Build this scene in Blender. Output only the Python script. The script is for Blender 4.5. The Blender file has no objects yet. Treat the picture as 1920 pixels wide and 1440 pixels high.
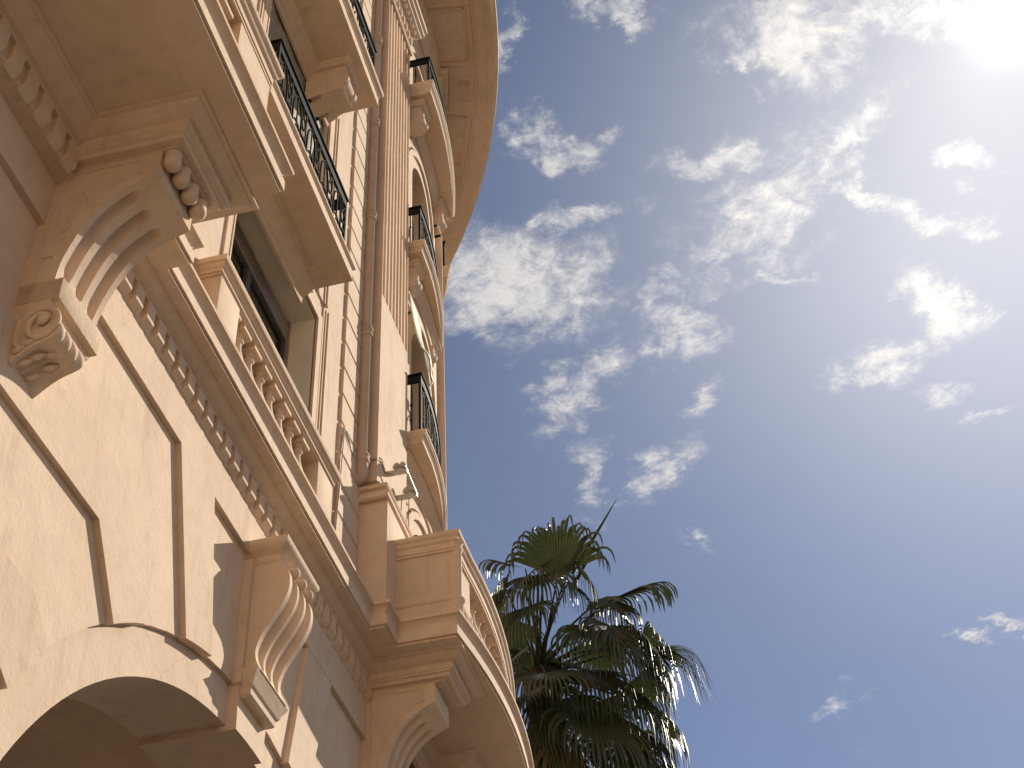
import bpy, bmesh, math, random
from mathutils import Vector, Matrix
random.seed(7)
PI = math.pi
S = bpy.context.scene
COL = S.collection

# ------------------------------------------------------------------ camera
cam_d = bpy.data.cameras.new('camera'); cam = bpy.data.objects.new('camera', cam_d); COL.objects.link(cam)
RIGHT = Vector((0.971716, 0.231613, -0.046087)); UP = Vector((0.193399, -0.668496, 0.718129)); FWD = Vector((-0.135519, 0.706731, 0.694382))
M = Matrix((RIGHT, UP, -FWD)).transposed().to_4x4(); M.translation = Vector((4.0, 0.0, 1.6))
cam.matrix_world = M
cam_d.sensor_width = 36.0; cam_d.lens = 2637.3 / 1920 * 36; cam_d.clip_start = 0.1; cam_d.clip_end = 3000
S.camera = cam

# ------------------------------------------------------------------ sun, sky, exposure
SUN = Vector((1.0, 1.68, 1.30)).normalized()
EXPOSURE = 0.31
sun_d = bpy.data.lights.new('sun', 'SUN'); sun_d.energy = 5.0; sun_d.angle = math.radians(0.5); sun_d.color = (1.0, 0.895, 0.75)
sun = bpy.data.objects.new('sun', sun_d); COL.objects.link(sun); sun.location = SUN * 60
sun.rotation_euler = SUN.to_track_quat('Z', 'Y').to_euler()
S.view_settings.view_transform = 'Standard'; S.view_settings.look = 'None'; S.view_settings.gamma = 1.0
S.view_settings.use_curve_mapping = False; S.view_settings.exposure = EXPOSURE
S.cycles.max_bounces = 8; S.cycles.diffuse_bounces = 5; S.cycles.glossy_bounces = 3; S.cycles.transmission_bounces = 4
S.cycles.use_denoising = True

W = bpy.data.worlds.new('World'); S.world = W; W.use_nodes = True
wn = W.node_tree.nodes; wl = W.node_tree.links; wn.clear()
def wnode(t, **k):
    n = wn.new(t)
    for a, b in k.items(): setattr(n, a, b)
    return n
def wmath(op, a, b=None, c=None, clamp=False):
    n = wnode('ShaderNodeMath', operation=op, use_clamp=clamp)
    for i, v in enumerate((a, b, c)):
        if v is None: continue
        if isinstance(v, (int, float)): n.inputs[i].default_value = v
        else: wl.new(v, n.inputs[i])
    return n.outputs[0]
def wdot(a, v):
    n = wnode('ShaderNodeVectorMath', operation='DOT_PRODUCT'); wl.new(a, n.inputs[0]); n.inputs[1].default_value = v
    return n.outputs['Value']
def wmix(fac, a, b, blend='MIX'):
    n = wnode('ShaderNodeMix', data_type='RGBA', blend_type=blend)
    for i, v in ((0, fac), (6, a), (7, b)):
        if isinstance(v, (int, float)): n.inputs[i].default_value = v
        elif isinstance(v, tuple): n.inputs[i].default_value = (*v, 1)
        else: wl.new(v, n.inputs[i])
    return n.outputs[2]
tc = wnode('ShaderNodeTexCoord'); DIR = tc.outputs['Generated']
sky = wnode('ShaderNodeTexSky', sky_type='NISHITA', sun_disc=False)
sky.sun_elevation = math.asin(SUN.z); sky.sun_rotation = math.atan2(SUN.x, SUN.y)
sky.air_density = 0.9; sky.dust_density = 0.1; sky.ozone_density = 1.6; sky.altitude = 50
sep = wnode('ShaderNodeSeparateXYZ'); wl.new(DIR, sep.inputs[0])
zc = wmath('MAXIMUM', sep.outputs['Z'], 0.06)
comb = wnode('ShaderNodeCombineXYZ')
wl.new(wmath('DIVIDE', sep.outputs['X'], zc), comb.inputs[0]); wl.new(wmath('DIVIDE', sep.outputs['Y'], zc), comb.inputs[1]); comb.inputs[2].default_value = 1.0
P = comb.outputs[0]                                  # a point on a flat cloud layer above the town
def wnoise(scale, detail, rough, dist=0.0, vec=P):
    n = wnode('ShaderNodeTexNoise'); n.inputs['Scale'].default_value = scale; n.inputs['Detail'].default_value = detail
    n.inputs['Roughness'].default_value = rough; n.inputs['Distortion'].default_value = dist; wl.new(vec, n.inputs['Vector'])
    return n
warp = wnoise(11.0, 9, 0.66)
wsub = wnode('ShaderNodeVectorMath', operation='SUBTRACT'); wl.new(warp.outputs['Color'], wsub.inputs[0]); wsub.inputs[1].default_value = (0.5, 0.5, 0.5)
wscl = wnode('ShaderNodeVectorMath', operation='MULTIPLY'); wl.new(wsub.outputs[0], wscl.inputs[0]); wscl.inputs[1].default_value = (0.16, 0.16, 0.0)
wadd = wnode('ShaderNodeVectorMath', operation='ADD'); wl.new(P, wadd.inputs[0]); wl.new(wscl.outputs[0], wadd.inputs[1])
PW = wadd.outputs[0]
# banks of broken cloud: centre, two half axes and density on the cloud layer
CLOUDS = [(-0.1613, 0.8867, 0.0792, 0.0327, -0.0203, 0.066, 1.15), (-0.0862, 0.8242, 0.0534, 0.0025, -0.0011, 0.0165, 0.8), (-0.101, 0.7118, 0.0053, 0.0242, -0.0179, 0.0067, 0.75), (-0.0936, 0.7431, 0.0298, 0.0155, -0.0056, 0.015, 0.7), (-0.0558, 0.7446, 0.0181, 0.005, -0.0031, 0.0158, 0.5), (-0.1101, 0.6195, 0.0101, 0.0027, -0.0097, 0.0397, 0.8), (0.0402, 0.7829, 0.046, -0.0028, 0.0019, 0.0252, 0.9), (0.0561, 0.7694, 0.0275, 0.0014, 0.0004, 0.0266, 0.5), (0.0845, 0.8574, 0.0744, -0.0552, 0.0224, 0.0493, 0.85), (0.1512, 0.8074, 0.0413, -0.0466, 0.0166, 0.0241, 0.85), (0.1667, 0.8642, 0.033, 0.0257, -0.0044, 0.0121, 0.9), (0.1291, 0.6813, 0.0545, 0.0265, -0.0103, 0.042, 1.1), (0.0862, 0.7096, 0.0104, -0.0069, 0.0067, 0.0136, 0.9), (0.1946, 0.6798, 0.0643, 0.0172, -0.0013, 0.0282, 0.95), (-0.0156, 0.6169, 0.0383, 0.0169, -0.005, 0.0157, 0.85), (0.2281, 0.9137, 0.0365, 0.0145, -0.0016, 0.0182, 0.8), (0.2795, 0.9347, 0.0184, -0.004, 0.0038, 0.015, 0.6), (0.2334, 1.0275, 0.031, 0.0547, -0.0209, 0.0234, 1.1), (0.1784, 1.0867, 0.0428, 0.0067, 0.0004, 0.0276, 1.1), (0.242, 1.1653, 0.0266, 0.0077, -0.0003, 0.0223, 0.7), (-0.0123, 0.9953, 0.0439, 0.0125, -0.0055, 0.0374, 0.85), (-0.0123, 1.0915, 0.0301, -0.0199, 0.0062, 0.0213, 0.9), (-0.0306, 0.9416, 0.0277, -0.025, 0.0067, 0.0143, 0.6), (0.0653, 0.9436, 0.0429, 0.0037, -0.0001, 0.0085, 0.6), (-0.1221, 1.043, 0.0556, -0.0455, 0.0102, 0.029, 0.85), (-0.1469, 1.1532, 0.0259, 0.0251, -0.0137, 0.0293, 0.7), (-0.1434, 1.1964, 0.0054, 0.0352, -0.0152, 0.008, 0.7), (-0.0787, 1.2042, 0.041, -0.0376, 0.0066, 0.019, 0.85), (-0.0514, 1.3272, 0.0147, 0.0178, -0.0058, 0.0126, 0.75), (0.0923, 1.7268, 0.0259, 0.0176, -0.0043, 0.0266, 0.7), (0.0896, 1.7687, 0.0251, 0.008, -0.0019, 0.0287, 0.65), (0.2732, 1.6369, 0.0163, 0.0051, 0.0, 0.0192, 0.85), (0.3134, 1.6243, 0.0264, 0.0212, -0.002, 0.0151, 0.8), (0.2673, 0.8576, 0.0189, 0.0052, -0.0, 0.0187, 0.6), (-0.1405, 1.2612, 0.0248, 0.0249, -0.0056, 0.0127, 0.4), (-0.1898, 0.9951, 0.0164, -0.0034, 0.0001, 0.0091, 0.4), (0.2838, 1.2077, 0.0204, -0.0165, 0.004, 0.0098, 0.6), (0.1382, 1.7414, 0.0177, 0.0056, -0.0008, 0.0168, 0.4)]
acc = None
for (u, v, ax, ay, bx, by, st) in CLOUDS:
    det = ax * by - bx * ay
    r1 = (by / det, -bx / det); r2 = (-ay / det, ax / det)
    q1 = wdot(PW, (r1[0], r1[1], -(r1[0] * u + r1[1] * v))); q2 = wdot(PW, (r2[0], r2[1], -(r2[0] * u + r2[1] * v)))
    d2 = wmath('MULTIPLY_ADD', q1, q1, wmath('MULTIPLY', q2, q2))
    g = wmath('MULTIPLY', wmath('EXPONENT', wmath('MULTIPLY', d2, -0.9)), st)
    acc = g if acc is None else wmath('MAXIMUM', acc, g)
fine = wnoise(14.0, 12, 0.66, 0.9)
fine2 = wnoise(52.0, 9, 0.7, 0.8)
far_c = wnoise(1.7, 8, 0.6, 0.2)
# sparse cloud, plus extra cloud added outside the view for fill light
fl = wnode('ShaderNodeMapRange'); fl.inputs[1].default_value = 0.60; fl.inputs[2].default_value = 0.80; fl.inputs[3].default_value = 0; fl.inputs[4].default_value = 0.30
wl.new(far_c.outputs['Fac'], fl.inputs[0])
fill_mask = wnode('ShaderNodeMapRange', interpolation_type='SMOOTHSTEP'); fill_mask.inputs[1].default_value = 0.90; fill_mask.inputs[2].default_value = 0.72; fill_mask.inputs[3].default_value = 0.0; fill_mask.inputs[4].default_value = 0.75
wl.new(wdot(DIR, tuple(FWD)), fill_mask.inputs[0])
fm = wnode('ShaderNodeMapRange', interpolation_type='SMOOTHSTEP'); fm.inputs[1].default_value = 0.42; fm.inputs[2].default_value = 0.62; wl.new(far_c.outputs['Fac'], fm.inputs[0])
far_fill_bank = wmath('MAXIMUM', fl.outputs[0], wmath('MULTIPLY', fm.outputs[0], fill_mask.outputs[0]))
nz = wmath('ADD', wmath('MULTIPLY', wmath('SUBTRACT', fine.outputs['Fac'], 0.5), 2.3), wmath('MULTIPLY', wmath('SUBTRACT', fine2.outputs['Fac'], 0.5), 1.1))
dens0 = wmath('MAXIMUM', acc, far_fill_bank)
gate = wmath('MULTIPLY_ADD', dens0, 1.5, 0.12, clamp=True)
dens = wmath('ADD', dens0, wmath('MULTIPLY', nz, gate))
cm = wnode('ShaderNodeMapRange', interpolation_type='SMOOTHSTEP'); cm.inputs[1].default_value = 0.14; cm.inputs[2].default_value = 1.25; cm.inputs[3].default_value = 0; cm.inputs[4].default_value = 0.95
wl.new(dens, cm.inputs[0])
# thin veil of high haze
veil = wnoise(1.3, 4, 0.5, 0.5)
vm = wnode('ShaderNodeMapRange', interpolation_type='SMOOTHSTEP'); vm.inputs[1].default_value = 0.35; vm.inputs[2].default_value = 0.75; vm.inputs[3].default_value = 0.02; vm.inputs[4].default_value = 0.12
wl.new(veil.outputs['Fac'], vm.inputs[0])
GLOW = (0.23215685, 0.56574655, 0.79122313)           # sun glare painted into the sky, away from the sun lamp's direction
GLOW2 = (0.2039, 0.6622, 0.7210)                   # wider aureole
cosg = wdot(DIR, GLOW)
ang = wmath('ARCCOSINE', wmath('MINIMUM', cosg, 0.999999))
g1 = wmath('MULTIPLY', wmath('EXPONENT', wmath('MULTIPLY', wmath('MULTIPLY', ang, ang), -2800.0)), 8.0)
g1b = wmath('MULTIPLY', wmath('EXPONENT', wmath('MULTIPLY', ang, -13.0)), 7.0)
ang2 = wmath('ARCCOSINE', wmath('MINIMUM', wdot(DIR, GLOW2), 0.999999))
g2 = wmath('MULTIPLY', wmath('EXPONENT', wmath('MULTIPLY', wmath('MULTIPLY', ang2, ang2), -22.0)), 6.6)
base = wnode('ShaderNodeMix', data_type='RGBA', blend_type='MULTIPLY'); base.inputs[0].default_value = 1.0
wl.new(sky.outputs[0], base.inputs[6]); base.inputs[7].default_value = (1.29, 1.15, 1.16, 1)
c1 = wmix(vm.outputs[0], base.outputs[2], (5.2, 5.4, 6.2))
cb = wnode('ShaderNodeMapRange'); cb.inputs[1].default_value = 0.3; cb.inputs[2].default_value = 0.7; wl.new(fine2.outputs['Fac'], cb.inputs[0])
c2 = wmix(cm.outputs[0], c1, wmix(cb.outputs[0], (7.4, 7.3, 7.5), (10.8, 10.3, 9.9)))
gl = wnode('ShaderNodeVectorMath', operation='SCALE'); gl.inputs[0].default_value = (1.0, 0.93, 0.80); wl.new(wmath('ADD', wmath('ADD', g1, g1b), g2), gl.inputs['Scale'])
add = wnode('ShaderNodeVectorMath', operation='ADD'); wl.new(c2, add.inputs[0]); wl.new(gl.outputs[0], add.inputs[1])
bg = wnode('ShaderNodeBackground'); bg.inputs['Strength'].default_value = 0.06
wl.new(add.outputs[0], bg.inputs['Color'])
wo = wnode('ShaderNodeOutputWorld'); wl.new(bg.outputs[0], wo.inputs[0])

# ------------------------------------------------------------------ materials
def mat_base(name):
    m = bpy.data.materials.new(name); m.use_nodes = True
    nt = m.node_tree; b = nt.nodes['Principled BSDF']
    return m, nt, b
def nn(nt, t, **k):
    n = nt.nodes.new(t)
    for a, v in k.items(): setattr(n, a, v)
    return n
def ramp(nt, fac, stops):
    r = nn(nt, 'ShaderNodeValToRGB'); e = r.color_ramp.elements
    while len(e) < len(stops): e.new(0.5)
    for i, (p, c) in enumerate(stops): e[i].position = p; e[i].color = (*c, 1)
    nt.links.new(fac, r.inputs[0]); return r.outputs[0]
def stucco(name, c, dirt=0.6, bump=0.35):
    """painted lime render: trowel mottling, sand grain, faint rain streaks"""
    m, nt, b = mat_base(name); L = nt.links
    g = nn(nt, 'ShaderNodeNewGeometry'); pos = g.outputs['Position']
    def noise(s, d, r, vec=pos):
        n = nn(nt, 'ShaderNodeTexNoise'); n.inputs['Scale'].default_value = s; n.inputs['Detail'].default_value = d; n.inputs['Roughness'].default_value = r
        L.new(vec, n.inputs['Vector']); return n.outputs['Fac']
    mp = nn(nt, 'ShaderNodeMapping'); mp.inputs['Scale'].default_value = (1, 1, 0.12); L.new(pos, mp.inputs['Vector'])
    big = noise(0.9, 5, 0.6); mid = noise(6.0, 6, 0.65); streak = noise(7.0, 5, 0.6, mp.outputs[0]); grain = noise(130.0, 3, 0.6); tool = noise(26.0, 4, 0.6)
    lo = tuple(v * (1 - 0.20 * dirt) for v in c); hi = tuple(min(1, v * 1.06) for v in c)
    col = ramp(nt, mid, [(0.25, lo), (0.5, c), (0.8, hi)])
    def mult(col, fac, stops):
        x = nn(nt, 'ShaderNodeMix', data_type='RGBA', blend_type='MULTIPLY'); x.inputs[0].default_value = 1.0
        L.new(col, x.inputs[6]); L.new(ramp(nt, fac, stops), x.inputs[7]); return x.outputs[2]
    d = 0.16 * dirt
    col = mult(col, big, [(0.3, (1 - d, 1 - d * 1.15, 1 - d * 1.4)), (0.6, (1, 1, 1))])
    col = mult(col, streak, [(0.28, (1 - d * 1.3, 1 - d * 1.5, 1 - d * 1.7)), (0.46, (1, 1, 1))])
    vo = nn(nt, 'ShaderNodeTexVoronoi', feature='DISTANCE_TO_EDGE'); vo.inputs['Scale'].default_value = 1.1     # sparse hairline cracks
    wp = nn(nt, 'ShaderNodeTexNoise'); wp.inputs['Scale'].default_value = 5.0; wp.inputs['Detail'].default_value = 6; L.new(pos, wp.inputs['Vector'])
    av = nn(nt, 'ShaderNodeVectorMath', operation='MULTIPLY_ADD'); L.new(wp.outputs['Color'], av.inputs[0]); av.inputs[1].default_value = (.35, .35, .35); L.new(pos, av.inputs[2]); L.new(av.outputs[0], vo.inputs['Vector'])
    kk = nn(nt, 'ShaderNodeMapRange'); kk.inputs[1].default_value = 0.0; kk.inputs[2].default_value = 0.006; kk.inputs[3].default_value = 1; kk.inputs[4].default_value = 0; L.new(vo.outputs['Distance'], kk.inputs[0])
    gk = nn(nt, 'ShaderNodeMapRange'); gk.inputs[1].default_value = 0.56; gk.inputs[2].default_value = 0.66; L.new(noise(0.6, 2, 0.5), gk.inputs[0])
    ck = nn(nt, 'ShaderNodeMath', operation='MULTIPLY'); L.new(kk.outputs[0], ck.inputs[0]); L.new(gk.outputs[0], ck.inputs[1])
    col = mult(col, ck.outputs[0], [(0.0, (1, 1, 1)), (1.0, (.72, .68, .64))])
    oi = nn(nt, 'ShaderNodeObjectInfo')                    # each stone was painted a shade apart
    col = mult(col, oi.outputs['Random'], [(0.0, (.95, .945, .94)), (1.0, (1.0, 1.0, 1.0))])
    L.new(col, b.inputs['Base Color']); b.inputs['Roughness'].default_value = 0.88; b.inputs['Specular IOR Level'].default_value = 0.25
    ad = nn(nt, 'ShaderNodeMath', operation='MULTIPLY_ADD'); L.new(tool, ad.inputs[0]); ad.inputs[1].default_value = 2.2; L.new(grain, ad.inputs[2])
    bp = nn(nt, 'ShaderNodeBump'); bp.inputs['Strength'].default_value = bump; bp.inputs['Distance'].default_value = 0.006
    L.new(ad.outputs[0], bp.inputs['Height']); L.new(bp.outputs[0], b.inputs['Normal'])
    return m
def plain(name, c, rough=0.6, metal=0.0, var=0.12, scale=9.0, spec=0.5, bump=0.0):
    m, nt, b = mat_base(name); L = nt.links
    g = nn(nt, 'ShaderNodeNewGeometry'); n = nn(nt, 'ShaderNodeTexNoise'); n.inputs['Scale'].default_value = scale; n.inputs['Detail'].default_value = 5
    L.new(g.outputs['Position'], n.inputs['Vector'])
    L.new(ramp(nt, n.outputs['Fac'], [(0.3, tuple(v * (1 - var) for v in c)), (0.7, tuple(min(1, v * (1 + var)) for v in c))]), b.inputs['Base Color'])
    b.inputs['Roughness'].default_value = rough; b.inputs['Metallic'].default_value = metal; b.inputs['Specular IOR Level'].default_value = spec
    if bump:
        bp = nn(nt, 'ShaderNodeBump'); bp.inputs['Strength'].default_value = bump; bp.inputs['Distance'].default_value = 0.01
        L.new(n.outputs['Fac'], bp.inputs['Height']); L.new(bp.outputs[0], b.inputs['Normal'])
    return m
STUCCO = stucco('cream_stucco', (0.69, 0.535, 0.395))
TRIM = stucco('cream_trim', (0.70, 0.54, 0.40), 0.6, 0.22)
WORN = stucco('worn_trim', (0.64, 0.50, 0.36), 1.3, 0.7)
REVEAL = stucco('window_reveal', (0.76, 0.71, 0.58), 0.4, 0.2)
IRON = plain('black_iron', (0.010, 0.012, 0.012), 0.65, 0.0, 0.2, 30, 0.06)
PIPE = plain('painted_pipe', (0.50, 0.365, 0.265), 0.75, 0, 0.08, 5, 0.2)
GLASS = plain('dark_glass', (0.012, 0.013, 0.014), 0.06, 0, 0.1, 2, 0.6)
DIMGLASS = plain('curtained_glass', (0.17, 0.155, 0.12), 0.12, 0, 0.15, 2, 0.5)
SHUT = plain('brown_shutter', (0.27, 0.22, 0.18), 0.55, 0, 0.1, 4)
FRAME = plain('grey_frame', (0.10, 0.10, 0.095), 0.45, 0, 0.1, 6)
PAINT = plain('pale_window_paint', (0.71, 0.565, 0.41), 0.6, 0, 0.06, 5)
STEEL = plain('galvanised_steel', (0.42, 0.40, 0.36), 0.45, 0.6, 0.25, 25)
CABLE = plain('painted_cable', (0.32, 0.25, 0.19), 0.6, 0, 0.1, 10)
CERAM = plain('insulator_glaze', (0.62, 0.58, 0.50), 0.2, 0, 0.1, 10)
PAVE = plain('warm_paving', (0.064, 0.060, 0.055), 0.85, 0, 0.2, 0.8, 0.3)
HOOK = plain('white_hook', (0.78, 0.76, 0.70), 0.4)
def cloth(name, c, trans):
    m, nt, b = mat_base(name); L = nt.links
    g = nn(nt, 'ShaderNodeNewGeometry'); n = nn(nt, 'ShaderNodeTexNoise'); n.inputs['Scale'].default_value = 5; n.inputs['Detail'].default_value = 6; n.inputs['Distortion'].default_value = 1.2
    L.new(g.outputs['Position'], n.inputs['Vector'])
    col = ramp(nt, n.outputs['Fac'], [(0.3, tuple(v * 0.72 for v in c)), (0.7, c)])
    L.new(col, b.inputs['Base Color']); b.inputs['Roughness'].default_value = 0.55
    t = nn(nt, 'ShaderNodeBsdfTranslucent'); L.new(col, t.inputs[0])
    mx = nn(nt, 'ShaderNodeMixShader'); mx.inputs[0].default_value = trans
    L.new(b.outputs[0], mx.inputs[1]); L.new(t.outputs[0], mx.inputs[2]); L.new(mx.outputs[0], nt.nodes['Material Output'].inputs[0])
    return m
CLOTH = cloth('olive_canvas', (0.62, 0.56, 0.41), 0.42)
CLOTH2 = cloth('pale_canvas', (0.78, 0.72, 0.58), 0.35)
def leafmat(name, c, c2):
    m, nt, b = mat_base(name); L = nt.links
    oi = nn(nt, 'ShaderNodeObjectInfo'); g = nn(nt, 'ShaderNodeNewGeometry'); n = nn(nt, 'ShaderNodeTexNoise'); n.inputs['Scale'].default_value = 7
    L.new(g.outputs['Position'], n.inputs['Vector'])
    a = nn(nt, 'ShaderNodeMath', operation='MULTIPLY_ADD'); L.new(oi.outputs['Random'], a.inputs[0]); a.inputs[1].default_value = 0.4; L.new(n.outputs['Fac'], a.inputs[2])
    col = ramp(nt, a.outputs[0], [(0.4, c), (0.95, c2)])
    L.new(col, b.inputs['Base Color']); b.inputs['Roughness'].default_value = 0.40; b.inputs['Specular IOR Level'].default_value = 0.42
    t = nn(nt, 'ShaderNodeBsdfTranslucent'); t.inputs[0].default_value = (c2[0] * 1.3, c2[1] * 1.5, c2[2], 1)
    mx = nn(nt, 'ShaderNodeMixShader'); mx.inputs[0].default_value = 0.12
    L.new(b.outputs[0], mx.inputs[1]); L.new(t.outputs[0], mx.inputs[2]); L.new(mx.outputs[0], nt.nodes['Material Output'].inputs[0])
    return m
LEAF = leafmat('palm_leaf', (0.038, 0.049, 0.020), (0.078, 0.088, 0.038))
DRY = leafmat('dry_palm_leaf', (0.10, 0.075, 0.035), (0.19, 0.14, 0.06))
TRUNK = plain('palm_fibre', (0.085, 0.055, 0.042), 0.9, 0, 0.45, 14, 0.2, 0.8)

# ------------------------------------------------------------------ mesh helpers
class MB:
    def __init__(s): s.v = []; s.f = []
    def add(s, vs, fs):
        o = len(s.v); s.v += [tuple(p) for p in vs]; s.f += [tuple(i + o for i in f) for f in fs]; return s
    def box(s, x0, x1, y0, y1, z0, z1):
        v = [(x, y, z) for x in (x0, x1) for y in (y0, y1) for z in (z0, z1)]
        return s.add(v, [(0, 1, 3, 2), (4, 6, 7, 5), (0, 4, 5, 1), (2, 3, 7, 6), (0, 2, 6, 4), (1, 5, 7, 3)])
    def loops(s, ls, closed=True, caps=True):
        n = len(ls[0]); vs = [p for l in ls for p in l]; fs = []
        for i in range(len(ls) - 1):
            for j in range(n if closed else n - 1):
                k = (j + 1) % n
                fs.append((i * n + j, i * n + k, (i + 1) * n + k, (i + 1) * n + j))
        if caps: fs += [tuple(range(n))[::-1], tuple((len(ls) - 1) * n + j for j in range(n))]
        return s.add(vs, fs)
    def yz(s, poly, x0, x1): return s.loops([[(x0, y, z) for y, z in poly], [(x1, y, z) for y, z in poly]])
    def xy(s, poly, z0, z1): return s.loops([[(x, y, z0) for x, y in poly], [(x, y, z1) for x, y in poly]])
    def xz(s, poly, y0, y1): return s.loops([[(x, y0, z) for x, z in poly], [(x, y1, z) for x, z in poly]])
    def sweep(s, path, prof, closed=False):
        """profile (outward offset, height) along a plan path; outward is to the right of travel; corners are mitred"""
        n = len(path); ls = []
        def nrm(a, b):
            d = (Vector(b) - Vector(a)).normalized(); return Vector((d.y, -d.x))
        for i, p in enumerate(path):
            a = nrm(path[i - 1], p) if (i > 0 or closed) else None
            b = nrm(p, path[(i + 1) % n]) if (i < n - 1 or closed) else None
            if a is None: m = b
            elif b is None: m = a
            else: m = (a + b) / (1 + a.dot(b))
            ls.append([(p[0] + m.x * o, p[1] + m.y * o, z) for o, z in prof])
        if closed: ls.append(ls[0])
        return s.loops(ls, True, not closed)
    def lathe(s, c, prof, n=20):
        ls = [[(c[0] + r * math.cos(2 * PI * k / n), c[1] + r * math.sin(2 * PI * k / n), c[2] + z) for k in range(n)] for r, z in prof]
        return s.loops(ls)
    def tube(s, pts, r, n=8, flat=None):
        pts = [Vector(p) for p in pts]; ls = []; rr = r if isinstance(r, (list, tuple)) else [r] * len(pts)
        up = None
        for i, p in enumerate(pts):
            t = (pts[min(i + 1, len(pts) - 1)] - pts[max(i - 1, 0)]).normalized()
            if up is None: up = t.orthogonal().normalized() if flat is None else Vector(flat)
            if flat is not None: up = Vector(flat)
            u = (up - t * up.dot(t))
            u = u.normalized() if u.length > 1e-5 else t.orthogonal().normalized()
            w = t.cross(u); up = u if flat is None else up
            ls.append([p + (u * math.cos(2 * PI * k / n) + w * math.sin(2 * PI * k / n)) * rr[i] for k in range(n)])
        return s.loops(ls)
    def ribbon(s, pts, axis, w, t):
        """flat bar following pts; w wide along axis, t thick"""
        pts = [Vector(p) for p in pts]; axis = Vector(axis).normalized(); ls = []
        for i, p in enumerate(pts):
            d = (pts[min(i + 1, len(pts) - 1)] - pts[max(i - 1, 0)]).normalized(); n = axis.cross(d).normalized()
            ls.append([p + axis * a * w / 2 + n * b * t / 2 for a, b in ((-1, -1), (1, -1), (1, 1), (-1, 1))])
        return s.loops(ls)
    def arcbox(s, c, r0, r1, a0, a1, z0, z1, n=8):
        ls = []
        for i in range(n + 1):
            a = a0 + (a1 - a0) * i / n; ca, sa = math.cos(a), math.sin(a)
            ls.append([(c[0] + r * ca, c[1] + r * sa, z) for r, z in ((r0, z0), (r1, z0), (r1, z1), (r0, z1))])
        return s.loops(ls)
    def sphere(s, c, r, n=10, sc=(1, 1, 1)):
        ls = []
        for i in range(1, n):
            t = PI * i / n
            ls.append([(c[0] + sc[0] * r * math.sin(t) * math.cos(2 * PI * k / (2 * n)), c[1] + sc[1] * r * math.sin(t) * math.sin(2 * PI * k / (2 * n)), c[2] - sc[2] * r * math.cos(t)) for k in range(2 * n)])
        return s.loops(ls)
    def mesh(s, name, mat, smooth=32, bevel=0.0):
        me = bpy.data.meshes.new(name); me.from_pydata(s.v, [], s.f)
        bm = bmesh.new(); bm.from_mesh(me)
        bmesh.ops.recalc_face_normals(bm, faces=bm.faces)
        if bevel:
            es = [e for e in bm.edges if len(e.link_faces) == 2 and e.calc_face_angle(0) > 0.6 and e.calc_length() > bevel * 4]
            bmesh.ops.bevel(bm, geom=es, offset=bevel, segments=2 if smooth else 1, profile=0.6, affect='EDGES', clamp_overlap=True)
        bm.to_mesh(me); bm.free()
        me.materials.append(mat)
        if smooth:
            me.shade_smooth(); me.set_sharp_from_angle(angle=math.radians(smooth))
        return me
    def build(s, name, mat, parent=None, smooth=32, bevel=0.0, label=None):
        o = bpy.data.objects.new(name, s.mesh(name, mat, smooth, bevel)); COL.objects.link(o)
        if parent is not None: o.parent = parent
        if label: o['label'] = label
        return o
def root(name, loc, label, cat, group=None):
    o = bpy.data.objects.new(name, None); COL.objects.link(o); o.location = loc; o.empty_display_size = 0.2
    o['label'] = label; o['category'] = cat
    if group: o['group'] = group
    return o
def inst(me, name, parent, loc=(0, 0, 0), rz=0, label=None):
    o = bpy.data.objects.new(name, me); COL.objects.link(o); o.parent = parent; o.location = loc; o.rotation_euler = (0, 0, rz)
    if label: o['label'] = label
    return o
def arc(c, r, a0, a1, n): return [(c[0] + r * math.cos(a0 + (a1 - a0) * i / n), c[1] + r * math.sin(a0 + (a1 - a0) * i / n)) for i in range(n + 1)]
# keep children in world coordinates whatever the root's own place
_build = MB.build
def build(s, name, mat, parent=None, smooth=32, bevel=0.0, label=None):
    o = _build(s, name, mat, parent, smooth, bevel, label)
    if parent is not None and parent.type == 'EMPTY': o.matrix_parent_inverse = Matrix.Translation(-parent.location)
    return o
MB.build = build

# ------------------------------------------------------------------ ground
g = MB().box(-600, 600, -600, 600, -0.5, 0.0).build('ground', PAVE); g['kind'] = 'structure'

# ------------------------------------------------------------------ the building
B = root('ornate_building', (0, 9, 0), 'cream stuccoed corner building with carved consoles, dentil cornice and curved balconies', 'building')
AC = (9.105, 3.80)                                    # centre of the big arch on the ground-floor wall (y, z)
RI, RO = 3.50, 3.85
XR, XG, XF = -0.048, -0.088, 0.0                       # recessed face, arch ring, raised face

def arch_pts(r, y0, y1, n=48):
    a0 = math.acos(max(-1, min(1, (y0 - AC[0]) / r))); a1 = math.acos(max(-1, min(1, (y1 - AC[0]) / r)))
    return [(AC[0] + r * math.cos(a0 + (a1 - a0) * i / n), AC[1] + r * math.sin(a0 + (a1 - a0) * i / n)) for i in range(n + 1)]
def wall_with_arch(r, x0, x1, ztop, ylo, yhi):
    m = MB()
    pts = arch_pts(r, AC[0] - r, AC[0] + r)
    m.yz([(ylo, 0), (AC[0] - r, 0)] + pts + [(AC[0] + r, 0), (yhi, 0), (yhi, ztop), (ylo, ztop)], x0, x1)
    return m
gw = wall_with_arch(RO, -0.80, XR, 9.6, -6, 16.2).build('ground_floor_wall', STUCCO, B)
ring = MB().yz([(AC[0] - RI, 0)] + arch_pts(RI, AC[0] - RI, AC[0] + RI, 72) + [(AC[0] + RI, 0), (AC[0] + RO + .05, 0)] + arch_pts(RO + .05, AC[0] + RO + .05, AC[0] - RO - .05, 72) + [(AC[0] - RO - .05, 0)], -0.79, XG).build('arch_ring', STUCCO, B)
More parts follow.
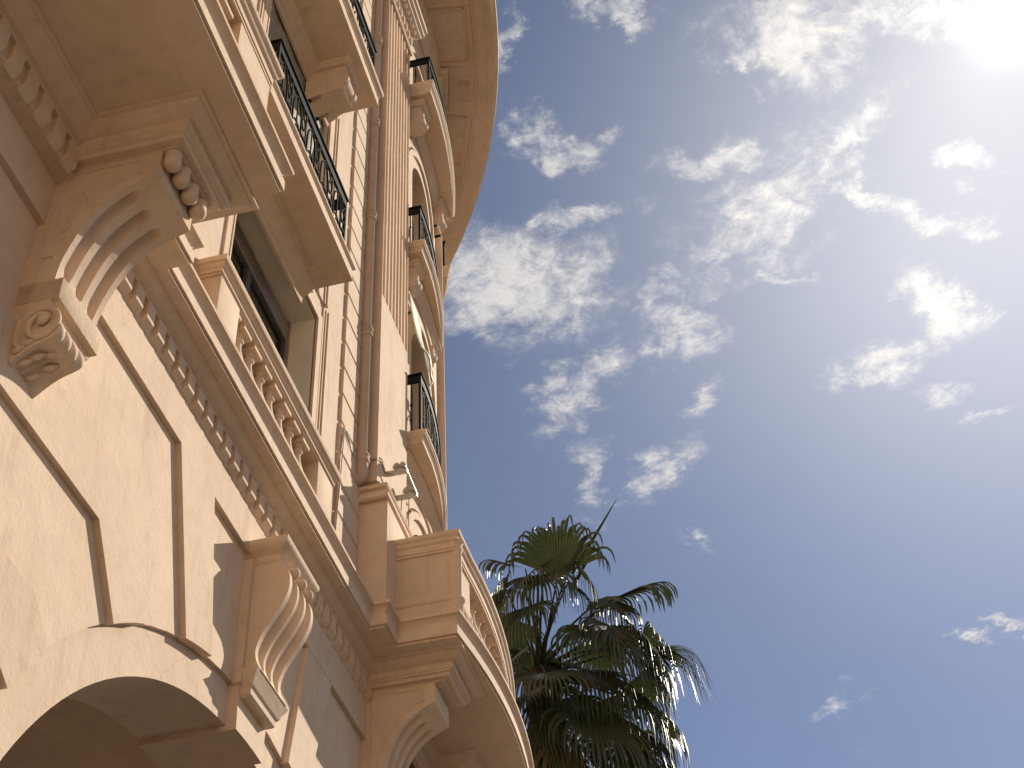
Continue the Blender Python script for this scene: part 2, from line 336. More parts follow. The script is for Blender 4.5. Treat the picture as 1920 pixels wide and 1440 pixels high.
# porch behind the arch
MB().box(-4.2, -4.0, -6, 16, 0, 9.5).build('porch_back_wall', STUCCO, B)
MB().box(-4.0, -0.8, -6, 16, 7.75, 7.95).build('porch_ceiling', STUCCO, B)

# unseen wing, added behind the viewpoint to bounce sunlight onto shaded faces
m = MB(); hs = [(x, x + 1.5, z, z + 2.4) for x in (5, 9, 13, 17, 21, 25) for z in (4.2, 10.6, 14.2, 17.8)]
xs = sorted({-1.0, 32.0} | {h[0] for h in hs} | {h[1] for h in hs}); zz = sorted({0.0, 24.6} | {h[2] for h in hs} | {h[3] for h in hs})
for a, b in zip(xs, xs[1:]):
    run = None
    for c, d in zip(zz, zz[1:]):
        hole = any(h[0] <= a and b <= h[1] and h[2] <= c and d <= h[3] for h in hs)
        if not hole and run is None: run = c
        if hole and run is not None: m.box(a, b, -14.0, -13.6, run, c); run = None
    if run is not None: m.box(a, b, -14.0, -13.6, run, 24.6)
wing = m.build('bounce_wing_wall', STUCCO, B)
MB().box(-1, 32, -14.4, -14.1, 0, 24.6).build('bounce_wing_interior', GLASS, wing)
MB().sweep([(32, -13.62), (-1, -13.62)], [(-.02, 9.6), (.25, 9.6), (.27, 9.72), (.36, 9.78), (.36, 9.84), (-.02, 9.86)]).build('bounce_wing_cornice', TRIM, wing)

# raised courses and crossetted voussoirs
fr = MB().box(XR - .02, XF, -6, 11.95, 8.862, 9.268).build('frieze_band', STUCCO, gw)
def ypt(y0, z0, z):       # point at height z on the radial joint through (y0, z0)
    k = (y0 - AC[0]) / (z0 - AC[1]); return AC[0] + k * (z - AC[1])
def radial(y0, z0, r):    # where that joint meets radius r
    d = Vector((y0 - AC[0], z0 - AC[1])).normalized(); return (AC[0] + d.x * r, AC[1] + d.y * r)
def mir(poly): return [(2 * AC[0] - y, z) for y, z in poly][::-1]
def ring_between(p, q, r, n=8):
    a = math.atan2(p[1] - AC[1], p[0] - AC[0]); b = math.atan2(q[1] - AC[1], q[0] - AC[0])
    return [(AC[0] + r * math.cos(a + (b - a) * i / n), AC[1] + r * math.sin(a + (b - a) * i / n)) for i in range(n + 1)]
rb = RO - 0.012
wedge = [(7.316, 8.862)] + ring_between(radial(7.316, 8.862, rb), radial(7.986, 8.862, rb), rb) + [(7.986, 8.862)]
def ell(ylo, zt, yt, zb, yb):
    p, q = radial(yb, zb, rb), radial(yt, zt, rb)
    return [(ylo, zt), (ylo, zb), (yb, zb)] + ring_between(p, q, rb) + [(yt, zt)]
l1 = ell(-6, 7.943, 6.77, 7.42, 6.40)
l0 = ell(-6, 6.505, 5.872, 5.965, 6.00 if False else 5.62)
lm = ell(-6, 5.06, 5.36, 4.53, 5.28)
for poly in (wedge, l1, l0, lm):
    MB().yz(poly, XR - .02, XF).build('voussoir', STUCCO, gw, smooth=0)
for poly in (mir(wedge), [(min(y, 16.1), z) for y, z in mir(l1)], [(min(y, 16.1), z) for y, z in mir(l0)]):
    MB().yz(poly, XR - .02, XF).build('voussoir', STUCCO, gw, smooth=0, bevel=.007)

# ------------------------------------------------------------------ keystone console
ks = MB()
prof = [(.150, 8.800), (.215, 8.790), (.262, 8.765), (.303, 8.718), (.338, 8.640), (.350, 8.555), (.344, 8.470), (.318, 8.385), (.268, 8.290), (.205, 8.190), (.148, 8.095), (.112, 8.000), (.096, 7.925), (.105, 7.860), (.128, 7.790), (.165, 7.735)]
def resample(p, n):
    d = [0]
    for a, b in zip(p, p[1:]): d.append(d[-1] + math.hypot(b[0] - a[0], b[1] - a[1]))
    out = []; j = 0
    for i in range(n + 1):
        t = d[-1] * i / n
        while j < len(d) - 2 and d[j + 1] < t: j += 1
        k = (t - d[j]) / max(1e-9, d[j + 1] - d[j])
        out.append((p[j][0] + (p[j + 1][0] - p[j][0]) * k, p[j][1] + (p[j + 1][1] - p[j][1]) * k))
    return out
def smooth_prof(p, n):
    q = resample(p, n)
    for _ in range(4): q = [q[0]] + [((a[0] + 2 * b[0] + c[0]) / 4, (a[1] + 2 * b[1] + c[1]) / 4) for a, b, c in zip(q, q[1:], q[2:])] + [q[-1]]
    return q
def fluted(prof, y0, y1, nf, depth, fade0, fade1, nt=44, ny=60, xback=-0.06, fillet=0.28, plainedge=0.07, head=None):
    """block whose front follows prof in the x-z plane and is cut by nf flutes with rounded ends"""
    m = MB(); q = smooth_prof(prof, nt); tang = []
    for i in range(len(q)):
        a, b = q[max(0, i - 1)], q[min(len(q) - 1, i + 1)]; d = Vector((b[0] - a[0], b[1] - a[1])).normalized(); tang.append(d)
    side = Vector((1, 1))
    ls = []
    for i, (x, z) in enumerate(q):
        t = i / nt; n = Vector((tang[i].y, -tang[i].x))        # into the block
        if n.x > 0: n = -n
        row = []
        for j in range(ny + 1):
            s = j / ny; y = y0 + (y1 - y0) * s
            u = (s - plainedge) / (1 - 2 * plainedge) * nf; f = u - math.floor(u)
            dd = 0.0
            if 0 < u < nf:
                w = (f - .5) / (.5 - fillet / 2)
                k = min(1, max(0, (t - fade0) / .07)) * min(1, max(0, (fade1 - t) / .07))
                lim = math.sqrt(max(0.0, k * (2 - k)))
                if abs(w) < lim: dd = depth * math.sqrt(max(0, 1 - (w / max(lim, 1e-3)) ** 2)) ** .7 * min(1, k * 1.4)
            row.append((x + n.x * dd, y, z + n.y * dd))
        ls.append(row)
    if head is not None:
        x0 = ls[0][0][0]; ls = [[(x0, p[1], head) for p in ls[0]]] + ls; q = [(x0, head)] + q; nt += 1
    o = len(m.v); W_ = ny + 1
    for r in ls: m.v += r
    for i in range(nt):
        for j in range(ny): m.f.append((o + i * W_ + j, o + i * W_ + j + 1, o + (i + 1) * W_ + j + 1, o + (i + 1) * W_ + j))
    for j, rev in ((0, False), (ny, True)):
        poly = [o + i * W_ + j for i in range(nt + 1)]
        k = len(m.v); m.v += [(xback, ls[0][j][1], q[-1][1]), (xback, ls[0][j][1], q[0][1])]
        f = tuple(poly + [k, k + 1]); m.f.append(f if not rev else f[::-1])
    return m
kb = fluted(prof, 8.83, 9.40, 3, 0.058, 0.17, 0.93, nt=56, ny=72).build('keystone', TRIM, B, smooth=45)
m = MB(); m.sweep([(XR, 8.845), (.165, 8.845), (.165, 9.385), (XR, 9.385)][::1] if False else [(XR, 8.86), (.20, 8.86), (.20, 9.37), (XR, 9.37)],
        [(-.1, 8.775), (.035, 8.775), (.05, 8.80), (.05, 8.835), (.065, 8.85), (.10, 8.87), (.135, 8.905), (.145, 8.925), (.145, 8.955), (.10, 8.962), (-.1, 8.962)])
m.build('cap_moulding', TRIM, kb)
m = MB().sweep([(XR, 8.79), (.012, 8.79), (.012, 9.44), (XR, 9.44)], [(-.06, 7.62), (.0, 7.62), (.012, 7.63), (.012, 8.74), (.03, 8.80), (-.06, 8.80)])
m.build('backing_slab', TRIM, kb)
for k in range(3):
    MB().sphere((.318 + .012, 8.955 + .165 * k, 8.715), .050, 12, (1, 1, 1.05)).build('bead', TRIM, kb, smooth=80)
m = MB().sweep([(XR, 8.87), (.06, 8.87), (.06, 9.36), (XR, 9.36)], [(-.1, 7.53), (.005, 7.53), (.025, 7.55), (.03, 7.60), (.05, 7.62), (.06, 7.66), (.085, 7.70), (.10, 7.735), (.06, 7.75), (-.1, 7.75)])
m.build('drop_moulding', TRIM, kb)
a0 = math.acos((8.83 - AC[0]) / RI); a1 = math.acos((9.385 - AC[0]) / RI)
sec = [(AC[0] + r * math.cos(a), AC[1] + r * math.sin(a)) for r, rng in ((3.455, range(9)), (3.90, range(8, -1, -1))) for a in [a0 + (a1 - a0) * i / 8 for i in rng]]
MB().yz(sec, -0.795, 0.0).build('keystone_block', STUCCO, B, smooth=0)

# ------------------------------------------------------------------ cornice: bed mouldings, dentils, corona
BOWC, BOWR = (-9.29, 13.20), 10.22
def bow_path(c, r, y0, y1, n=40):
    a0 = math.asin((y0 - c[1]) / r); a1 = math.asin((y1 - c[1]) / r); return arc(c, r, a0, a1, n)
XN, YN = 1.05, 5.52                                    # near balcony: front and far end of the slab core
bp = bow_path(BOWC, BOWR, 11.79, 19.5)
path = [(XN, -6.0), (XN, YN), (.17, YN), (.17, 5.98), (0, 5.98), (0, 11.42), (.17, 11.42), (.17, 11.79)] + bp
core = path + [(-3.6, 19.5), (-.3, 12), (-.3, -6.0)]
CORN = [(-.02, 9.6), (.243, 9.6), (.256, 9.603), (.256, 9.616), (.246, 9.630), (.276, 9.634), (.276, 9.738), (.268, 9.742), (.258, 9.752), (.258, 9.785), (.268, 9.815), (.288, 9.838), (.308, 9.848), (.320, 9.852), (.322, 9.882), (.27, 9.895), (-.02, 9.905)]
cor = MB().sweep(path, CORN).build('cornice', TRIM, B)
MB().xy(core, 9.602, 9.902).build('cornice_slab', STUCCO, cor)
PA = [(-.02, 9.495), (.05, 9.495), (.06, 9.508), (.10, 9.512), (.105, 9.525), (.125, 9.53), (.16, 9.545), (.195, 9.565), (.215, 9.577), (.215, 9.584), (.25, 9.586), (.25, 9.601), (-.02, 9.601)]
PC_ = [(-.02, 9.40), (.05, 9.40), (.06, 9.43), (.085, 9.44), (.085, 9.455), (.10, 9.462), (.10, 9.515), (-.02, 9.515)]
PB = [(-.02, 9.495), (.048, 9.495), (.052, 9.512), (.066, 9.518), (.066, 9.532), (.082, 9.537), (.10, 9.55), (.128, 9.57), (.14, 9.577), (.14, 9.585), (.157, 9.588), (.157, 9.601), (-.02, 9.601)]
bedn = MB().sweep([(.11, -6), (.11, 5.07), (.86, 5.07), (.86, 5.62), (0, 5.62)], PA).build('bed_moulding', TRIM, cor)
MB().sweep([(.0, 5.07), (.86, 5.07), (.86, 5.62), (0, 5.62)], PC_).build('console_cap', TRIM, cor)
MB().sweep([(0, 5.60), (0, 11.96)], PB).build('bed_moulding', TRIM, cor)
MB().sweep([(0, 11.93), (.83, 11.93), (.83, 12.46), (.05, 12.46), (.05, 13.98), (.44, 13.98), (.44, 14.7), (.0, 14.7), (-.05, 16.0)], PA).build('bed_moulding', TRIM, cor)
MB().sweep([(0, 11.93), (.83, 11.93), (.83, 12.46), (.05, 12.46), (.05, 13.98), (.44, 13.98), (.44, 14.7), (.0, 14.7)], PC_).build('console_cap', TRIM, cor)
MB().box(-.1, .860, 5.075, 5.615, 9.38, 9.59).build('console_cap_block', STUCCO, cor)
MB().box(-.1, .828, 11.935, 12.455, 9.38, 9.59).build('console_cap_block', STUCCO, cor)
MB().box(-.1, .438, 13.985, 14.695, 8.2, 9.59).build('console_cap_block', STUCCO, cor)
MB().xz([(-.05, 9.268), (0.001, 9.268), (.014, 9.283), (.014, 9.51), (-.05, 9.51)], 5.6, 11.95).build('dentil_band', TRIM, cor)
MB().xz([(-.05, 9.268), (0.001, 9.268), (.124, 9.283), (.124, 9.51), (-.05, 9.51)], -6, 5.08).build('dentil_band', TRIM, cor)
dm = MB().xz([(-.013, 9.268), (.000, 9.274), (.046, 9.320), (.046, 9.50), (-.013, 9.50)], 0, .120).mesh('dentil', TRIM, 0, .003)
y = 6.001 - .193 * 2
while y < 11.9:
    inst(dm, 'dentil', cor, (.014, y + .012, 0)); y += .193
y = 5.02 - .193 * 0 - .118
while y > 3.0:
    inst(dm, 'dentil', cor, (.118, y, 0)); y -= .193
# ------------------------------------------------------------------ big consoles
CP = [(.745, 9.158), (.72, 9.148), (.64, 9.118), (.539, 9.066), (.439, 8.985), (.365, 8.90), (.31, 8.80), (.265, 8.69), (.225, 8.56), (.195, 8.43), (.185, 8.33), (.185, 8.24)]
def console(dy, sx, ornament):
    b = fluted([(x * sx, z) for x, z in CP], 5.08 + dy, 5.61 + dy, 3, .055, .14, .90, nt=60, ny=84, xback=-.06, fillet=.42, plainedge=.03, head=9.41).build('console', STUCCO if not ornament else TRIM, B, smooth=45)
    # incised panel on the cheek
    q = smooth_prof([(x * sx - .075, z + .06) for x, z in CP], 24)
    pts = [(x, 5.078 + dy, z) for x, z in q if z > 8.45 and x < .62 * sx]
    pts = [(.62 * sx, 5.078 + dy, 9.33), (.62 * sx, 5.078 + dy, pts[0][2])] + pts
    MB().tube(pts + [(.06, 5.078 + dy, pts[-1][2]), (.06, 5.078 + dy, 9.33), (.62 * sx, 5.078 + dy, 9.33)], .009, 6).build('cheek_bead', TRIM, b)
    # foot block: lit fillet in front of the flute pockets
    MB().box(-.06, .245, 5.078 + dy, 5.612 + dy, 8.085, 8.265).build('foot_block', WORN if ornament else TRIM, b, bevel=.006)
    MB().sweep([(-.05, 5.115 + dy), (.16, 5.115 + dy), (.16, 5.58 + dy), (-.05, 5.58 + dy)], [(-.1, 8.0), (.0, 8.0), (.006, 8.02), (.02, 8.045), (.03, 8.065), (.033, 8.087), (-.1, 8.087)]).build('foot_moulding', TRIM, b)
    # pegs hanging under the cap
    if ornament:
        for k in range(4):
            MB().lathe((.803, 5.137 + dy + .143 * k, 9.255), [(.02, -.012), (.04, -.006), (.053, .006), (.060, .022), (.062, .038), (.060, .044), (.0585, .05), (.0585, .17)], 28).build('peg', TRIM, b, smooth=40)
    return b
con = console(0, 1.0, True)
console(6.86, .96, False)

# carved scroll under the near console: a leaf rolled over into a volute
def scroll_leaf(dy):
    ya, yb_ = 5.105 + dy, 5.415 + dy
    out = [(-.06, 8.055), (.03, 8.05), (.10, 8.035), (.18, 8.0), (.245, 7.94), (.285, 7.87), (.298, 7.81), (.288, 7.775), (.25, 7.75), (.18, 7.73), (.11, 7.69), (.05, 7.635), (.0, 7.585), (-.06, 7.565)]
    q = smooth_prof(out, 70); m = MB(); ls = []; J = 72
    for j in range(J + 1):
        s = j / J; yy = ya + (yb_ - ya) * s
        lobe = abs(math.sin(PI * (s * 3.6 + .12))) ** .55
        row = []
        for k, (x, z) in enumerate(q):
            u = k / 70
            front = math.exp(-((u - .56) / .14) ** 2); under = max(0, min(1, (u - .62) / .12)) * max(0, min(1, (1 - u) / .08))
            veins = .5 + .5 * math.sin(s * 26 + u * 20)
            hollow = .055 * math.sin(PI * s) * under
            row.append((x + .034 * (lobe - .75) * front, yy, z + hollow + .020 * (veins - .5) * under * math.sin(PI * s) + .02 * (lobe - .7) * front))
        ls.append(row)
    m.loops(ls).build('carved_leaf', TRIM, con, smooth=60)
    sp = []; rr = []
    for i in range(110):
        t = i / 109; a = math.radians(236 - 610 * t); r = .150 * (1 - t) ** .75 + .020
        sp.append((.135 + .035 * t + r * math.cos(a) * .92, ya + .010 - .034 * t, 7.865 + .035 * t + r * math.sin(a) * 1.08)); rr.append(.024 - .006 * t)
    MB().tube(sp, rr, 10).build('volute', TRIM, con, smooth=70)
    MB().sphere((.172, ya - .024, 7.90), .036, 10, (1, .7, 1.1)).build('volute_eye', TRIM, con, smooth=70)
    MB().tube([(x, ya + .006, z) for x, z in smooth_prof([(.02, 7.60), (-.02, 7.66), (-.035, 7.76), (-.03, 7.88), (.0, 7.97), (.06, 8.02), (.12, 8.02)], 24)], [.010 + .022 * math.sin(PI * i / 24) for i in range(25)], 10).build('leaf_rim', TRIM, con, smooth=70)
    m = MB()
    for (x, z, r, an, y_) in ((.05, 7.70, .05, 40, 0), (.10, 7.745, .05, 20, 0), (.02, 7.77, .04, 75, 0), (.16, 7.77, .04, 5, 0), (.06, 7.665, .05, 35, .08), (.12, 7.72, .055, 25, .10), (.19, 7.755, .05, 10, .14), (.05, 7.66, .045, 40, .2), (.14, 7.735, .05, 20, .22)):
        a = math.radians(an); pts = []; rs = []
        for i in range(9):
            t = i / 8; pts.append((x + math.cos(a) * r * 1.8 * (t - .5), ya - .006 + y_ + .03 * (t - .5) * (1 if y_ else .3), z + math.sin(a) * r * 1.8 * (t - .5) - .008 * math.sin(t * PI))); rs.append(max(.004, r * .40 * math.sin(PI * (t * .86 + .1)) ** .8))
        m.tube(pts, rs, 8)
    m.build('acanthus_lobes', TRIM, con, smooth=70)
scroll_leaf(0)

# ------------------------------------------------------------------ stone balustrade in front of the first-floor window
bal = MB().sweep([(0.0, 7.16), (.16, 7.16), (.16, 10.16), (0.0, 10.16)], [(-.14, 9.835), (.03, 9.835), (.03, 9.93), (.01, 9.95), (-.14, 9.95)]).build('balustrade', TRIM, B)
RAIL = [(-.2, 10.615), (.012, 10.615), (.012, 10.635), (.03, 10.64), (.03, 10.672), (.045, 10.68), (.06, 10.70), (.06, 10.716), (.078, 10.722), (.085, 10.74), (.085, 10.775), (.05, 10.785), (-.2, 10.79)]
MB().sweep([(-.02, 7.20), (.175, 7.20), (.175, 10.10), (-.02, 10.10)], RAIL).build('handrail', TRIM, bal)
for y0, y1 in ((7.21, 7.625), (9.70, 10.09)):
    MB().box(-.02, .188, y0, y1, 9.94, 10.63).build('pier', TRIM, bal, bevel=.006)
bprof = [(.052, .0), (.052, .04), (.036, .05), (.04, .075), (.062, .11), (.078, .16), (.080, .20), (.070, .25), (.052, .31), (.038, .37), (.033, .42), (.034, .455), (.048, .462), (.052, .475), (.048, .49), (.036, .497), (.038, .52), (.055, .545)]
bm_ = MB().lathe((0, 0, 0), bprof, 22); bm_.box(-.085, .085, -.085, .085, -.03, .0); bm_.box(-.088, .088, -.088, .088, .545, .60)
bme = bm_.mesh('baluster', TRIM, 40)
for k in range(8): inst(bme, 'baluster', bal, (.085, 7.62 + .2535 * k, 9.995 + .02))

# ------------------------------------------------------------------ upper wall of the flat bay
def wall_cells(m, ys, zs, holes, x0, x1):
    for a, b in zip(ys, ys[1:]):
        run = None
        for c, d in zip(zs, zs[1:]):
            hole = any(h[0] <= a and b <= h[1] and h[2] <= c and d <= h[3] for h in holes)
            if not hole and run is None: run = c
            if hole and run is not None: m.box(x0, x1, a, b, run, c); run = None
        if run is not None: m.box(x0, x1, a, b, run, zs[-1])
    return m
W1 = (7.63, 9.83, 9.9, 12.82); W2 = (7.76, 9.78, 13.2, 16.44); W3 = (7.76, 9.78, 16.95, 20.1)
m = MB()
ys = sorted({-6.0, 7.63, 7.76, 9.78, 9.83, 12.4}); zs = sorted({9.8, 9.9, 12.82, 13.2, 16.44, 16.95, 20.1, 24.6})
uw = wall_cells(m, ys, zs, (W1, W2, W3), -.38, 0.0).build('upper_wall', STUCCO, B)
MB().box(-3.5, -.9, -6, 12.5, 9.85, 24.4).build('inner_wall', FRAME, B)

def architrave(w, d0=.145):
    y0, y1, z0, z1 = w; m = MB()
    def ring_(a, b, x, zb):      # band from offset a to b round the head and jambs
        m.box(-.01, x, y1 + a, y1 + b, zb, z1 + a); m.box(-.01, x, y0 - b, y0 - a, zb, z1 + a); m.box(-.01, x, y0 - b, y1 + b, z1 + a, z1 + b)
    ring_(.0, .022, .03, z0); ring_(.022, .04, .014, z0); ring_(.04, .135, .022, z0)
    return m
def window(w, label, shutter):
    y0, y1, z0, z1 = w
    f = architrave(w).build('window_surround', TRIM, B, label=label)
    MB().box(-.385, -.36, y1 - .015, y1 + .02, z0, z1).build('reveal', REVEAL, f)
    MB().box(-.37, -.012, y0, y1, z1 - .012, z1 + .004).build('soffit_panel', REVEAL, f)
    MB().box(-.37, -.012, y1 - .008, y1 + .004, z0, z1 - .012).build('jamb_panel', REVEAL, f)
    m = MB()
    zt = z1 - .02
    for a, b in ((y0, y0 + .07), (y1 - .07, y1 - .012), ((y0 + y1) / 2 - .05, (y0 + y1) / 2 + .05)): m.box(-.37, -.31, a, b, z0, zt)
    m.box(-.37, -.312, y0 + .07, y1 - .07, zt - .30, zt - .22); m.build('casement', FRAME, f)
    MB().box(-.36, -.352, y0, y1, z0, zt).build('pane', GLASS, f)
    if shutter:
        m = MB(); z = zt - .03
        for k in range(5): m.sweep([(-.325, y0 + .02), (-.325, y1 - .02)], [(0, z - .05), (.022, z - .05), (.03, z - .028), (.022, z - .004), (0, z - .004)]); z -= .05
        m.build('roller_shutter', SHUT, f)
        MB().box(-.33, -.28, y1 - .05, y1 - .014, z0, zt).build('shutter_guide', SHUT, f)
    return f
w1 = window(W1, 'first-floor window with a part-lowered roller shutter', True)
w2 = window(W2, 'second-floor window closed by an olive canvas blind', False)
window(W3, 'third-floor window behind the upper iron railing', False)
MB().box(-.2, -.012, 7.64, 9.82, 12.806, 12.811).build('soffit_joint', SHUT, w1) if False else None
# outer moulded strips beside the windows
m = MB()
for a, b, x in ((9.995, 10.03, .018), (10.045, 10.075, .03), (10.09, 10.135, .045), (10.15, 10.175, .03)): m.box(-.01, x, a, b, 9.85, 13.17)
m.build('jamb_moulding', TRIM, B)
m = MB()
for a, b, x in ((9.92, 9.95, .02), (9.965, 9.995, .035), (10.01, 10.05, .05)): m.box(-.01, x, a, b, 13.2, 16.75)
m.build('jamb_moulding', TRIM, B)
m = MB()
for a, b, x in ((7.50, 7.53, .02), (7.545, 7.575, .032)): m.box(-.01, x, a, b, 13.25, 16.7)
m.build('jamb_moulding', TRIM, B)
# stub of a hood moulding that runs past the balcony
MB().box(-.01, .035, 9.30, 9.62, 13.0, 13.035).build('hood_fillet', TRIM, B)

# quoins
qm = MB().sweep([(-.01, 0), (.034, 0), (.034, .70), (-.01, .70)], [(-.03, .010), (-.012, .012), (0, .024), (0, .388), (-.012, .400), (-.03, .402)]).mesh('quoin', TRIM, 30)
z = 11.23 - .414 * 3
k = 0
while z < 24.0:
    inst(qm, 'quoin', uw, (0, 10.69, z)); z += .414; k += 1

# ------------------------------------------------------------------ straight balconies of the flat bay
SLAB2 = [(-.3, -.02), (.02, -.02), (.02, -.012), (.0, -.005), (.0, .0), (.012, .0), (.012, .145), (.02, .15), (.035, .165), (.042, .175), (.042, .20), (-.3, .21)]
def straight_balcony(xf, y0, y1, z, prof, bed, label):
    p = [(0, y0), (xf, y0), (xf, y1), (0, y1)]
    s = MB().sweep(p, [(a, z + b) for a, b in prof]).build('balcony_slab', TRIM, B, label=label)
    MB().box(-.1, xf - .15, y0 + .15, y1 - .15, z - .008, z + .15).build('slab_core', STUCCO, s)
    MB().sweep([(0, y0 + .10), (0, y1 + .0)], [(a, z + b) for a, b in bed]).build('bed_moulding', TRIM, s)
    return s
BED2 = [(-.02, -.22), (.012, -.22), (.02, -.19), (.02, -.14), (.05, -.13), (.09, -.10), (.13, -.055), (.155, -.03), (.165, -.03), (.165, -.018), (.20, -.016), (.20, .004), (-.02, .004)]
b2 = straight_balcony(.545, 6.95, 9.36, 12.79, SLAB2, BED2, 'shallow balcony slab above the first-floor window')
SLAB3 = [(-.4, -.01), (-.06, -.01), (-.06, .0), (.0, .0), (.0, .16), (.012, .165), (.012, .19), (.03, .21), (.05, .225), (.055, .24), (.055, .29), (-.4, .30)]
b3 = straight_balcony(.66, 6.6, 9.72, 16.40, SLAB3, BED2, 'upper balcony slab carried on a scrolled bracket')
def scroll_bracket(y0, y1, x0, xl, zt, parent, h=.55):
    """small console: cap, swelling front with a roll, undercut below"""
    k = h / .62; cx_, cz_ = xl - .115, zt - .34 * k
    pr = [(xl - .03, zt - .085), (xl - .03, zt - .12 * k), (xl - .055, zt - .15 * k), (xl - .062, zt - .185 * k), (xl - .05, zt - .21 * k)]
    pr += [(cx_ + .125 * math.cos(a), cz_ + .135 * k * math.sin(a)) for a in [math.radians(68 - 10.5 * i) for i in range(14)]]
    pr += [(cx_ + .055, cz_ - .135 * k), (cx_ + .07, cz_ - .16 * k), (cx_ + .055, cz_ - .19 * k), (cx_ + .01, cz_ - .205 * k), (cx_ - .06, cz_ - .20 * k), (xl * .35, cz_ - .23 * k), (xl * .12, zt - h), (x0, zt - h)]
    b = MB().xz(pr + [(x0, zt - .085)], y0 + .03, y1 - .03).build('scrolled_bracket', TRIM, parent, smooth=50, bevel=0)
    for yy in (y0 + .055, y1 - .055):
        MB().xz([(x + .012 * (1 if i < len(pr) - 3 else 0), z) for i, (x, z) in enumerate(pr)] + [(x0, zt - .085)], yy - .028, yy + .028).build('bracket_band', TRIM, b, smooth=50)
    MB().sweep([(x0, y0), (xl, y0), (xl, y1), (x0, y1)], [(-.05, zt - .09), (.015, zt - .09), (.03, zt - .07), (.03, zt - .05), (.05, zt - .03), (.06, zt - .015), (.06, zt), (-.05, zt)]).build('bracket_cap', TRIM, b)
    return b
scroll_bracket(8.98, 9.36, -.02, .50, 16.40, b3, .62)

# ------------------------------------------------------------------ pilaster at the corner of the bow
pl = MB().box(-.3, .35, 11.40, 12.72, 9.8, 11.44).build('pilaster', TRIM, B, bevel=.005)
MB().sweep([(-.1, 11.40), (.30, 11.40), (.30, 12.66), (-.1, 12.66)], [(-.3, 11.43), (.055, 11.43), (.075, 11.45), (.08, 11.485), (.07, 11.51), (.03, 11.525), (.02, 11.55), (.025, 11.575), (.06, 11.585), (.07, 11.61), (.06, 11.64), (.01, 11.66), (-.05, 11.72), (-.075, 11.80), (-.3, 11.81)]).build('pilaster_base', TRIM, pl)
MB().box(-.3, .22, 11.40, 12.54, 11.75, 14.84).build('pilaster_shaft', STUCCO, pl)
plan = [(-.3, 11.40), (.22, 11.40)]; nf = 8; pitch = 1.14 / nf; fw = .045
for i in range(nf):
    ya = 11.40 + pitch * i + fw / 2; yb = 11.40 + pitch * (i + 1) - fw / 2; mid = (ya + yb) / 2; r = (yb - ya) / 2
    plan += [(.22, ya), (.22 - .065, ya)] + [(.22 - .065 - .03 * math.sin(PI * k / 6), mid - r * math.cos(PI * k / 6)) for k in range(1, 6)] + [(.22 - .065, yb), (.22, yb)]
plan += [(.22, 12.54), (-.3, 12.54)]
MB().xy(plan, 14.84, 21.95).build('fluted_shaft', TRIM, pl, smooth=50)
cap = MB().sweep([(-.1, 11.40), (.22, 11.40), (.22, 12.54), (-.1, 12.54)], [(-.3, 21.94), (.03, 21.94), (.045, 21.97), (.045, 22.0), (.03, 22.03), (.01, 22.05), (.02, 22.45), (.05, 22.50), (.10, 22.56), (.15, 22.60), (.16, 22.66), (.20, 22.70), (.20, 22.80), (.24, 22.84), (.24, 22.95), (-.3, 22.95)]).build('pilaster_capital', TRIM, pl)
ov = MB().sphere((0, 0, 0), .06, 8, (.7, .8, 1.25)).mesh('egg', TRIM, 60)
for k in range(9): inst(ov, 'egg', cap, (.30, 11.44 + .132 * k, 22.55))
lf = MB().sphere((0, 0, 0), .075, 8, (.5, .75, 1.9)).mesh('capital_leaf', TRIM, 60)
for k in range(8): inst(lf, 'capital_leaf', cap, (.245, 11.47 + .143 * k, 22.26))

